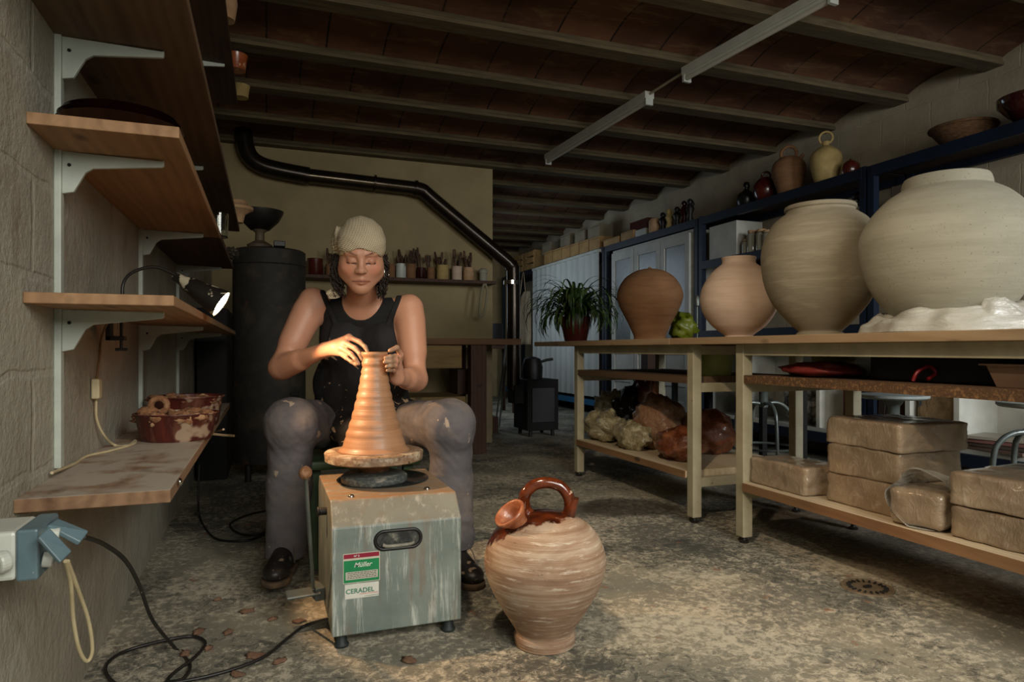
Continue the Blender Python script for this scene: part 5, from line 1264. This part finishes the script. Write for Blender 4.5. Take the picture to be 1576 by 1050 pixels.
def fmesh(name, F, m, parent, cols=None, it=1, disp=None):
    v,q = nets(F); v = relax(v,q,it)
    if disp is not None: v = disp(v,q)
    o0 = np.array(ROOTLOC[parent.name]); me = bpy.data.meshes.new(name)
    me.vertices.add(len(v)); me.vertices.foreach_set('co',(v-o0).astype(np.float32).ravel())
    me.loops.add(len(q)*4); me.loops.foreach_set('vertex_index', q.astype(np.int32).ravel())
    me.polygons.add(len(q)); me.polygons.foreach_set('loop_start', (np.arange(len(q))*4).astype(np.int32))
    me.update(calc_edges=True); me.validate(); me.shade_smooth()
    me.materials.append(M[m] if isinstance(m,str) else m)
    if cols is not None:
        a = me.color_attributes.new('tone','FLOAT_COLOR','POINT'); cc = np.ones((len(v),4),np.float32); cc[:,:3] = cols(v); a.data.foreach_set('color', cc.ravel())
    o = bpy.data.objects.new(name,me); C.objects.link(o); o.parent = parent; ROOTLOC[o.name] = V(o0); return o
def vnorm(v,q):
    nn = np.zeros_like(v); fn = np.cross(v[q[:,2]]-v[q[:,0]], v[q[:,3]]-v[q[:,1]])
    for i in range(4): np.add.at(nn,q[:,i],fn)
    return nn/np.maximum(np.linalg.norm(nn,axis=1,keepdims=True),1e-12)

A = lambda *a: np.array(P(*a))
person = thing('person',PZ(565,760,0),'person in a pale patterned headscarf and black apron seated at the pottery wheel','person')
T = np.array((-.131,-.991,0)); T /= np.linalg.norm(T); L_ = np.array((-T[1],T[0],0)); U = np.array((0,0,1.))
# head frame, looking down at the pot
al = math.radians(19)
Hc = A(556,395,2.37); Fh = math.cos(al)*T-math.sin(al)*U; Uh = math.cos(al)*U+math.sin(al)*T; Rm = np.stack([L_,Fh,Uh],1)
HS = 1.04
def H(x,y,z): return Hc+Rm@(np.array((x,y,z))*HS)
def he(c,r): return elp(H(*c),np.array(r)*HS,Rm)
def hc(a,b,ra,rb=None): return cap(H(*a),H(*b),ra*HS,(rb or ra)*HS)
neck_b = A(558,474,2.56); shL = A(482,464,2.55); shR = A(630,474,2.56)
elL = A(432,566,2.47); elR = A(640,584,2.49)
wrL = A(500,539,2.29); wrR = A(611,582,2.275)
torso = [(elp(A(557,508,2.63),(.155,.095,.15),np.stack([L_,T,U],1)),.03),
         (elp(A(528,528,2.57),(.082,.078,.085)),.04),(elp(A(590,528,2.57),(.082,.078,.085)),.04),
         (elp(A(558,590,2.68),(.178,.128,.16),np.stack([L_,T,U],1)),.05),
         (elp(A(560,640,2.80),(.205,.145,.11),np.stack([L_,T,U],1)),.05),
         (cap(neck_b+U*-.02, shL+U*-.005, .05,.045),.04),(cap(neck_b+U*-.02, shR+U*-.005, .05,.045),.04)]
head = [(he((0,-.012,.040),(.075,.094,.088)),.02),(he((0,.030,-.030),(.062,.062,.080)),.03),(he((0,.058,-.088),(.030,.026,.024)),.02),
        (hc((-.052,.018,-.052),(0,.058,-.092),.022,.020),.02),(hc((.052,.018,-.052),(0,.058,-.092),.022,.020),.02),
        (he((-.038,.058,-.026),(.028,.024,.026)),.014),(he((.038,.058,-.026),(.028,.024,.026)),.014),
        (he((0,.060,.038),(.056,.030,.030)),.02),
        (hc((-.013,.086,.024),(-.046,.070,.026),.009,.007),.012),(hc((.013,.086,.024),(.046,.070,.026),.009,.007),.012)]
neck = [(cap(H(0,-.02,-.06), neck_b+U*.01, .053,.058),.03)]
arms = [(cap(shL,elL,.052,.041),.025),(cap(shL+(elL-shL)*.2,shL+(elL-shL)*.6,.055,.049),.025),(cap(elL,wrL,.041,.0245),.02),(cap(elL+(wrL-elL)*.1,elL+(wrL-elL)*.45,.043,.037),.02),
        (cap(shR,elR,.050,.040),.025),(cap(shR+(elR-shR)*.2,shR+(elR-shR)*.6,.052,.046),.025),(cap(elR,wrR,.040,.0245),.02),(cap(elR+(wrR-elR)*.1,elR+(wrR-elR)*.45,.041,.036),.02)]
lo = np.array(A(558,600,2.5))-np.array((.34,.42,.16)); hi = np.array(A(558,335,2.5))+np.array((.34,.36,.04))
h_ = .0028
Fb = Field((lo[0],lo[1]+.02,.66),(hi[0],hi[1],1.33),h_)
for p_,k in torso: Fb.add(p_,k)
for p_,k in neck+head: Fb.add(p_,k)
for p_,k in arms: Fb.add(p_,k)
# face details
for sx in (-1,1):
    Fb.add(he((sx*.046,.026,-.028),(.027,.032,.040)),.02); Fb.add(he((sx*.031,.098,.003),(.019,.016,.011)),.012,'s')           # eye sockets
    Fb.add(he((sx*.031,.073,.001),(.0155,.0155,.0135)),.006)               # closed lids over the eyeballs
    Fb.add(hc((sx*.016,.0875,-.0065),(sx*.045,.0775,-.0065),.0016),.003,'s')
    Fb.add(hc((sx*.018,.087,.0135),(sx*.046,.077,.0125),.0012),.003,'s')
    Fb.add(he((sx*.073,-.008,-.006),(.008,.017,.029)),.008)
Fb.add(hc((0,.083,.022),(0,.101,-.022),.0075,.0105),.012)
Fb.add(he((0,.106,-.026),(.0125,.0125,.011)),.008)
for sx in (-1,1):
    Fb.add(he((sx*.0125,.097,-.029),(.0085,.011,.0085)),.005)
    Fb.add(he((sx*.0075,.105,-.038),(.004,.005,.004)),.003,'s')
Fb.add(hc((-.026,.0735,-.066),(0,.089,-.0600),.003,.005),.009); Fb.add(hc((.026,.0735,-.066),(0,.089,-.0600),.003,.005),.009)
Fb.add(hc((-.017,.079,-.070),(0,.087,-.0725),.004,.006),.009); Fb.add(hc((.017,.079,-.070),(0,.087,-.0725),.004,.006),.009)
Fb.add(hc((-.028,.082,-.0685),(0,.0985,-.0650),.0011),.0028,'s'); Fb.add(hc((.028,.082,-.0685),(0,.0985,-.0650),.0011),.0028,'s')
Fb.add(hc((-.010,.090,-.081),(.010,.090,-.081),.002),.008,'s')
for sx in (-1,1): Fb.add(hc((sx*.022,.098,-.033),(sx*.034,.085,-.060),.0008),.008,'s')
# hands
tips = []
def finger(pts, r0, k=.004):
    n = len(pts)
    for i in range(n-1):
        ra = r0*(1-.10*i); rb = r0*(1-.10*(i+1)); Fb.add(cap(pts[i],pts[i+1],ra,rb),k if i else .008)
    tips.append(pts[-1]); tips.append(pts[-2])
# right hand (picture left): pinching the rim
kn = [A(537,519,2.235),A(531,528,2.225),A(526,536,2.225),A(522,543,2.235)]
for q in kn: Fb.add(cap(wrL+(q-wrL)*.12,q,.0185,.0115),.010)
Fb.add(cap(wrL,A(516,534,2.26),.024,.021),.012)
finger([kn[0],A(553,526,2.215),A(562,534,2.205),A(566,543,2.20)],.0090)
finger([kn[1],A(546,536,2.195),A(554,545,2.185),A(557.5,554,2.185)],.0092)
finger([kn[2],A(540,545,2.19),A(547,553,2.18),A(552,560,2.18)],.0088)
finger([kn[3],A(533,551,2.20),A(541,557,2.19),A(548,562,2.185)],.0078)
finger([A(516,533,2.28),A(532,533,2.285),A(547,537,2.26),A(557,542,2.235)],.0105)
# left hand (picture right): wrapped round the neck of the pot, thumb on the rim
kn = [A(611,552,2.235),A(612,559,2.235),A(611,566,2.235),A(608,573,2.24)]
for q in kn: Fb.add(cap(wrR+(q-wrR)*.12,q,.0180,.0110),.010)
Fb.add(cap(wrR,A(611,567,2.26),.023,.020),.012)
finger([kn[0],A(609,548.5,2.185),A(601,549,2.155),A(593,551,2.145)],.0088)
finger([kn[1],A(610,556,2.180),A(601,556.5,2.150),A(592,557.5,2.142)],.0090)
finger([kn[2],A(608,563,2.180),A(601,563.5,2.152),A(595,564.5,2.143)],.0085)
finger([kn[3],A(605,570,2.190),A(600,570,2.165),A(596,570.5,2.152)],.0074)
finger([A(613,562,2.27),A(617,546,2.245),A(611,535,2.215),A(600,540,2.195)],.0105)
tips = np.array(tips)
m, nt, b = newmat('skin'); at = N(nt,'ShaderNodeVertexColor'); at.layer_name = 'tone'
n_ = noi(nt, coords(nt), 22, 4); col = mixc(nt, math_(nt,'MULTIPLY',n_,.22), at.outputs[0], lin((170,96,70)))
sp_ = noi(nt, coords(nt), 130, 2); col = mixc(nt, math_(nt,'MULTIPLY',ramp(nt,[(.64,(0,0,0,1)),(.70,(1,1,1,1))],sp_).outputs[0],.10), col, lin((120,70,48)))
nt.links.new(col,b.inputs['Base Color']); b.inputs['Roughness'].default_value = .48
b.inputs['Subsurface Weight'].default_value = .15; b.inputs['Subsurface Radius'].default_value = (.01,.004,.002); b.inputs['Subsurface Scale'].default_value = 1
bumpto(nt,b,noi(nt,coords(nt),160,4),.18,.002); M['skin'] = m
def L3(c): return np.array(lin(c)[:3])
def tone(v):
    base = L3((196,146,118)); c = np.tile(base,(len(v),1))
    q = (v-Hc)@Rm/HS
    def blend(mask, colr, a=1.):
        nonlocal c; mm = np.clip(mask,0,1)[:,None]*a; c = c*(1-mm)+L3(colr)*mm
    def seg(a,b): 
        a = np.array(a,float); b = np.array(b,float); t = np.clip(((q-a)@(b-a))/((b-a)@(b-a)),0,1); return np.linalg.norm(q-a-t[:,None]*(b-a),axis=1)
    for sx in (-1,1):
        blend((.030-seg((sx*.042,.07,-.025),(sx*.040,.07,-.03)))/.02,(206,118,92),.45)
        d = np.minimum(seg((sx*.014,.093,.0225),(sx*.034,.086,.0285)),seg((sx*.034,.086,.0285),(sx*.050,.070,.0235))); blend((.0046-d)/.0022,(66,38,28),.9)
        blend((.0040-seg((sx*.017,.0865,-.0065),(sx*.045,.077,-.0065)))/.0016,(44,24,18),.95)
        blend((.012-seg((sx*.031,.086,.006),(sx*.040,.08,.006)))/.008,(150,92,70),.45)
        blend((.0040-seg((sx*.0075,.106,-.038),(sx*.0075,.104,-.037)))/.002,(70,32,24),.8)
    d = np.minimum(seg((-.026,.080,-.066),(0,.095,-.0612)),seg((.026,.080,-.066),(0,.095,-.0612))); blend((.0052-d)/.003,(150,84,68),.6)
    d = np.minimum(seg((-.018,.086,-.071),(0,.095,-.0735)),seg((.018,.086,-.071),(0,.095,-.0735))); blend((.0062-d)/.003,(158,88,70),.6)
    d = np.minimum(seg((-.028,.079,-.0685),(0,.095,-.065)),seg((.028,.079,-.0685),(0,.095,-.065))); blend((.0026-d)/.0012,(70,30,26),.85)
    # clay on the fingers
    dt = np.min(np.linalg.norm(v[:,None,:]-tips[None],axis=2),axis=1) if len(v) < 1 else np.full(len(v),9.)
    near = (np.abs(v-tips.mean(0)) < .16).all(1); i = np.where(near)[0]
    for s in range(0,len(i),20000):
        j = i[s:s+20000]; dt[j] = np.min(np.linalg.norm(v[j][:,None,:]-tips[None],axis=2),axis=1)
    nz = np.sin(v[:,0]*310+np.sin(v[:,2]*270)*1.5)*np.sin(v[:,2]*290+v[:,1]*220)
    blend((.021+.006*nz-dt)/.005,(148,124,98),.85)
    return c
fmesh('body',Fb,'skin',person,tone,1)
# ---- tank top
M['black_cloth'] = pm('black_jersey',(15,14,14),(20,19,19),scale=30,rough=.85,bump=.2)
m, nt, b = newmat('clay_splashed_apron'); n = noi(nt,coords(nt),26,4,.65,.6); n2 = noi(nt,coords(nt),3.2,2)
g = N(nt,'ShaderNodeTexCoord'); sx_n = N(nt,'ShaderNodeSeparateXYZ'); nt.links.new(g.outputs['Object'],sx_n.inputs[0])
low = ramp(nt,[(.0,(1,1,1,1)),(.82,(1,1,1,1)),(.90,(0,0,0,1))], sx_n.outputs['Z']).outputs[0]
f = math_(nt,'MULTIPLY', ramp(nt,[(.60,(0,0,0,1)),(.625,(1,1,1,1))],math_(nt,'ADD',math_(nt,'MULTIPLY',n,.75),math_(nt,'MULTIPLY',n2,.25))).outputs[0], low)
f = ramp(nt,[(.0,(0,0,0,1)),(.5,(1,1,1,1))],f).outputs[0]
col = mixc(nt,f,lin((20,18,18)),lin((176,148,116))); nt.links.new(col,b.inputs['Base Color']); b.inputs['Roughness'].default_value = .8
bumpto(nt,b,noi(nt,coords(nt,(1,1,.5)),9,4),.4,.01); M['apron'] = m
ctr = A(557,508,2.63)
def lat(X,Y,Z): return (X-ctr[0])*L_[0]+(Y-ctr[1])*L_[1]
def fwd(X,Y,Z): return (X-ctr[0])*T[0]+(Y-ctr[1])*T[1]
Ft = Field((lo[0],lo[1]+.1,.62),(hi[0],hi[1],1.12),.004)
for p_,k in torso: Ft.add(p_,k,off=.004)
Ft.add(elp(A(557,440,2.56)+T*.05,(.076,.22,.100),np.stack([L_,T,U],1)),.008,'s')   # neckline
Ft.add(cap(neck_b,H(0,-.02,-.06),.071,.075),.008,'s')
Ft.add(cap(neck_b+U*.05-T*.1,neck_b+U*.05+T*.2,.072,.072),.008,'s')
for s_,(a_,b_) in ((-1,(shL,elL)),(1,(shR,elR))):
    Ft.add(cap(a_+L_*s_*.010+U*.05,b_,.063,.052),.01,'s')
Ft.clip(lambda X,Y,Z: np.abs(lat(X,Y,Z)+.0)-(.106+.45*np.clip(1.06-Z,0,.12)))
Ft.clip(lambda X,Y,Z: .66-Z+0*X+0*Y)
fmesh('tank_top',Ft,'black_cloth',person,it=2)
# ---- apron
hipL = A(527,654,2.80); hipR = A(598,654,2.80); knL = A(448,652,2.42); knR = A(692,653,2.45)
Fa = Field((lo[0]-.05,lo[1]-.08,.38),(hi[0]+.1,hi[1]+.1,1.16),.0045)
for p_,k in torso[:5]: Fa.add(p_,k,off=.013)
Fa.clip(lambda X,Y,Z: np.where(Z>.86, np.abs(lat(X,Y,Z)-.002)-(.098+.30*np.clip(.98-Z,0,.3)), -1))
Fa.clip(lambda X,Y,Z: np.where(Z>.80, -.005-fwd(X,Y,Z)-.10*np.clip(.95-Z,0,.3), -1))
Fa.clip(lambda X,Y,Z: Z-.955+.0*X+0*Y)
for h0,kn_ in ((hipL,knL),(hipR,knR)):
    e_ = h0+(kn_-h0)*.34; Fa.add(cap(h0,e_,.106,.102),.03)
Fa.add(elp(A(562,660,2.60),(.14,.13,.07),np.stack([L_,T,U],1)),.05)
Fa.add(elp(A(556,690,2.52),(.075,.035,.10),np.stack([L_,T,U],1)),.04)
def crease(sc_,am,seed=0,dirv=(1,1,1)):
    def f(v,q):
        n_ = vnorm(v,q); a_ = np.array([mnoise.fractal(V((p[0]*sc_*dirv[0]+seed,p[1]*sc_*dirv[1],p[2]*sc_*dirv[2])),.8,2.,3) for p in v]); return v+n_*(a_*am)[:,None]
    return f
fmesh('apron',Fa,'apron',person,it=2,disp=crease(11,.006,3,(1,1,.6)))
for s_ in (-1,1):
    Fk = Field((lo[0],lo[1]+.1,.90),(hi[0],hi[1],1.16),.0035)
    for p_,k in torso: Fk.add(p_,k,off=.010)
    Fk.clip(lambda X,Y,Z: np.abs(lat(X,Y,Z)*s_-(.098+.40*np.clip(Z-.95,0,.2)))-.0105)
    Fk.clip(lambda X,Y,Z: np.maximum(.935-Z, -.02-fwd(X,Y,Z)-.12*(Z>1.06))+0*X+0*Y)
    fmesh('apron_strap',Fk,'black_cloth',person,it=2)
# ---- trousers
m, nt, b = newmat('clay_smeared_denim'); n = noi(nt,coords(nt),4,5,.6)
col = ramp(nt,[(.35,lin((78,76,80))),(.65,lin((102,98,100)))],n).outputs[0]
s = noi(nt,coords(nt,(1,1,.6)),15,5,.62,.3); col = mixc(nt,math_(nt,'MULTIPLY',ramp(nt,[(.63,(0,0,0,1)),(.655,(1,1,1,1))],s).outputs[0],.85),col,lin((178,158,136)))
s = noi(nt,coords(nt),3,5,.7); col = mixc(nt,math_(nt,'MULTIPLY',ramp(nt,[(.5,(0,0,0,1)),(.66,(1,1,1,1))],s).outputs[0],.6),col,lin((132,118,106)))
nt.links.new(col,b.inputs['Base Color']); b.inputs['Roughness'].default_value = .85
bumpto(nt,b,noi(nt,coords(nt),220,2),.25,.002); M['denim'] = m
anL = A(440,862,2.49); anR = A(700,850,2.54)
Fp = Field((min(knL[0],anL[0])-.14,min(knL[1],knR[1])-.16,.03),(knR[0]+.16,hipR[1]+.22,.72),.005)
for s_,h0,k0,a0 in ((-1,hipL,knL,anL),(1,hipR,knR,anR)):
    Fp.add(cap(h0,k0,.098,.090),.04); Fp.add(elp(k0+T*.0,(.086,.086,.080)),.03)
    calf = k0+(a0-k0)*.45-T*.02
    Fp.add(cap(k0,calf,.080,.078),.03); Fp.add(cap(calf,a0,.078,.076),.03)
Fp.add(elp(A(560,648,2.84),(.19,.15,.11),np.stack([L_,T,U],1)),.05)
for a0 in (anL,anR):
    pass
hz = (anL[2]+.025, anR[2]+.03)
mid = (knL[0]+knR[0])/2
Fp.clip(lambda X,Y,Z: np.where(X<mid, hz[0]-Z+.12*(Y-anL[1]), hz[1]-Z+.12*(Y-anR[1])))
# hollow leg ends
for a0,k0 in ((anL,knL),(anR,knR)): Fp.add(cap(a0-U*.08,a0+(k0-a0)*.10,.066,.060),.004,'s')
def denim_fold(v,q):
    n_ = vnorm(v,q); am = []
    for p in v:
        kn_ = knL if p[0] < mid else knR; an_ = anL if p[0] < mid else anR
        low = max(0,min(1,(an_[2]+.26-p[2])/.22)); kk = math.exp(-((p[2]-(kn_[2]-.08))/.07)**2)
        s1 = mnoise.fractal(V((p[0]*7,p[1]*7,p[2]*16)),.8,2.,3); s2 = math.sin(p[2]*95+3*mnoise.noise(V((p[0]*9,p[1]*9,p[2]*5))))
        s3 = mnoise.fractal(V((p[0]*12+p[2]*9,p[1]*12,p[2]*5-3)),.8,2.,3)
        am.append(.0025*s1+.004*low*s2*(.5+s3)+.004*kk*s3+.002*s3)
    return v+n_*np.array(am)[:,None]
fmesh('trousers',Fp,'denim',person,it=2,disp=denim_fold)
# ---- shoes
M['shoe'] = pm('worn_black_leather',(24,22,21),(40,37,35),scale=14,rough=.4,bump=.3,spot=(134,118,98),spotscale=30,spotlim=.62)
M['sole'] = pm('clay_caked_sole',(112,90,66),(66,54,42),scale=24,rough=.9,bump=.5)
def shoe(an, toe_dir, zb, lab):
    td = np.array(toe_dir,float); td /= np.linalg.norm(td); sd = np.array((-td[1],td[0],0)); c = np.array((an[0],an[1],0)); B = np.stack([sd,td,U],1)
    def W(x,y,z): return c+sd*x+td*y+U*(z+zb)
    F = Field(c-np.array((.24,.28,-zb+.01)),c+np.array((.24,.28,zb+.20)),.004)
    F.add(cap(W(0,-.03,.05),W(0,.10,.045),.042,.040),.02); F.add(elp(W(0,.15,.042),(.047,.062,.034),B),.02); F.add(cap(W(0,-.03,.05),W(0,-.025,.14),.042,.046),.02)
    F.add(cap(W(0,.02,.09),W(0,.10,.06),.030,.030),.02); F.add(cap(W(0,-.02,.13),W(0,-.02,.20),.036,.036),.004,'s')
    F.clip(lambda X,Y,Z: zb+.018-Z+0*X+0*Y)
    s_ = fmesh('shoe',F,'shoe',person,it=1)
    F = Field(c-np.array((.24,.28,-zb+.01)),c+np.array((.24,.28,zb+.06)),.004)
    F.add(cap(W(0,-.03,.02),W(0,.10,.02),.045,.045),.02); F.add(elp(W(0,.15,.02),(.052,.066,.05),B),.02)
    F.clip(lambda X,Y,Z: np.maximum(zb-Z, Z-zb-.022)+0*X+0*Y)
    o = fmesh('sole',F,'sole',person,it=1); o.parent = s_
    mb = MB()
    for i in range(5):
        y = .035+i*.019; z = .112-i*.010; mb.tube([W(-.026,y,z-.006),W(0,y+.004,z+.004),W(.026,y,z-.006)],.0028,6,smooth=4)
    mb.tube([W(0,.03,.12),W(.03,.05,.115),W(.045,.07,.09),W(.05,.09,.05)],.0024,6,smooth=4)
    o = mb.build('lace',pm('dirty_lace',(120,110,94),(80,72,60),rough=.9) if 'dirty_lace' not in bpy.data.materials else bpy.data.materials['dirty_lace'],person,smooth='all'); o.parent = s_
    return s_
shoe(anL+T*.01,(T*1.0-L_*.10),.035,''); shoe(anR,(T*1.0+L_*.25),.0,'')
# ---- headscarf
m, nt, b = newmat('woven_check_scarf'); w1 = N(nt,'ShaderNodeTexWave',wave_type='BANDS',bands_direction='DIAGONAL'); w1.inputs['Scale'].default_value = 78; w1.inputs['Distortion'].default_value = 1.2
nt.links.new(coords(nt,(1,.25,1.3)),w1.inputs['Vector'])
w2 = N(nt,'ShaderNodeTexWave',wave_type='BANDS',bands_direction='Z'); w2.inputs['Scale'].default_value = 70; w2.inputs['Distortion'].default_value = .8; nt.links.new(coords(nt,(1,1,1)),w2.inputs['Vector'])
f = math_(nt,'MULTIPLY',w1.outputs[1],w2.outputs[1]); col = ramp(nt,[(.10,lin((206,190,158))),(.38,lin((112,104,86)))],f).outputs[0]
nt.links.new(col,b.inputs['Base Color']); b.inputs['Roughness'].default_value = .9; bumpto(nt,b,f,.3,.002); M['scarf'] = m
Fs = Field(Hc-np.array((.16,.17,.20)),Hc+np.array((.15,.15,.17)),.003)
Fs.add(he((0,-.014,.044),(.083,.102,.090)),.01); Fs.add(he((0,.040,.046),(.072,.056,.050)),.03)
def hz_(X,Y,Z):
    px,py,pz = X-Hc[0],Y-Hc[1],Z-Hc[2]; y = px*Rm[0,1]+py*Rm[1,1]+pz*Rm[2,1]; z = px*Rm[0,2]+py*Rm[1,2]+pz*Rm[2,2]; x = px*Rm[0,0]+py*Rm[1,0]
    return (.044-(.09-y)*.40-.25*np.abs(x)+.0)-z
Fs.clip(hz_)
Fs.add(he((-.080,-.015,.050),(.012,.034,.050)),.012); Fs.add(he((-.092,-.022,.035),(.007,.02,.035)),.010)
def scarf_fold(v,q):
    n_ = vnorm(v,q); qq = (v-Hc)@Rm; a_ = np.sin(qq[:,2]*150+qq[:,0]*60+2*np.sin(qq[:,0]*40))*.0009+np.sin(qq[:,2]*90-qq[:,0]*90)*.0006; return v+n_*a_[:,None]
fmesh('headscarf',Fs,'scarf',person,it=1,disp=scarf_fold)
mb = MB(); Bt = Matrix(((L_[0],T[0],0),(L_[1],T[1],0),(0,0,1)))
tp = [A(520,440,2.45),A(524,447,2.40),A(518,452,2.385),A(510,453,2.38),A(504,456,2.38)]
vs = []; fs = []
wd = [.012,.028,.036,.034,.024]
for i,p_ in enumerate(tp):
    for j in range(7):
        f_ = j/6-.5; vs.append(tuple(p_+np.array((0,0,-1))*f_*wd[i]*1.0+L_*f_*wd[i]*.5+T*.008*math.sin(f_*9+i)))
for i in range(4):
    for j in range(6): q_ = i*7+j; fs.append((q_,q_+1,q_+8,q_+7))
mb.add(vs,fs); o = mb.build('scarf_end','scarf',person,smooth='all'); o.modifiers.new('s','SOLIDIFY').thickness = .003; o.modifiers.new('b','SUBSURF').render_levels = 2
# ---- hair: dark curls under the scarf
M['hair'] = pm('dark_brown_curls',(26,18,13),(44,30,20),scale=40,rough=.65,bump=.2)
rr = random.Random(11)
for sx in (-1,1):
    mb = MB(); n = 190 if sx < 0 else 150
    for i in range(n):
        x0 = sx*(.066+.016*rr.random()); y0 = -.065+.085*rr.random(); z0 = .012-.02*rr.random(); Ln = .075+.07*rr.random(); out = (.028 if sx<0 else .014)*rr.random()**1.3+.002
        ph = rr.random()*6.28; pts = []; tw = 90+80*rr.random(); cr = .003+.0045*rr.random()
        for k_ in range(24):
            f_ = k_/23; z = z0-Ln*f_; xx = x0+sx*out*math.sin(f_*2.2)-sx*.014*f_*f_; yy = y0+.012*f_
            p_ = H(xx+cr*math.cos(ph+tw*z*1.3), yy+cr*math.sin(ph+tw*z*1.3), z); pts.append(V(p_))
        mb.tube(pts,.0015,4,cap=True)
    mb.ell(H(sx*.076,-.03,-.045),(.014,.03,.05),12,8); mb.build('hair','hair',person,smooth='all')
for sx,dx in ((-1,0),(1,.004)):
    c = H(sx*(.081+dx),.004,-.055); mb = MB(); mb.torus(V(c),.029,.0018,Matrix.Rotation(math.pi/2,3,'Y')@Matrix.Rotation(0,3,'X') if False else Matrix.Rotation(math.radians(65)*sx,3,'Z')@Matrix.Rotation(math.pi/2,3,'X'),36,6)
    mb.tube([V(c)+V((0,0,.024)),V(H(sx*.080,.0,-.03))],.0014,5); mb.build('earring','chrome',person,smooth='all')
# ---- stool under the potter
sc_ = A(548,700,2.84); t = thing('low_stool',(sc_[0],sc_[1],0),'low green painted stool the potter sits on','stool')
M['green_paint'] = pm('dull_green_paint',(88,114,80),(66,90,62),scale=8,rough=.5,bump=.05)
zt_ = .428; s0,s1 = sc_[0]-.22,sc_[0]+.22
MB().box((s0,sc_[1]-.28,zt_-.035),(s1,sc_[1]+.2,zt_)).build('seat','green_paint',t,bevel=.012)
for xx in (s0+.02,s1-.06):
    for yy in (sc_[1]-.22,sc_[1]+.14): MB().box((xx,yy,0),(xx+.04,yy+.04,zt_-.035)).build('leg','green_paint',t,bevel=.003)
mb = MB()
for i in range(3): mb.box((s0+.04,sc_[1]-.215,.12+i*.08),(s1-.04,sc_[1]-.20,.14+i*.08))
mb.build('front_rail','green_paint',t)
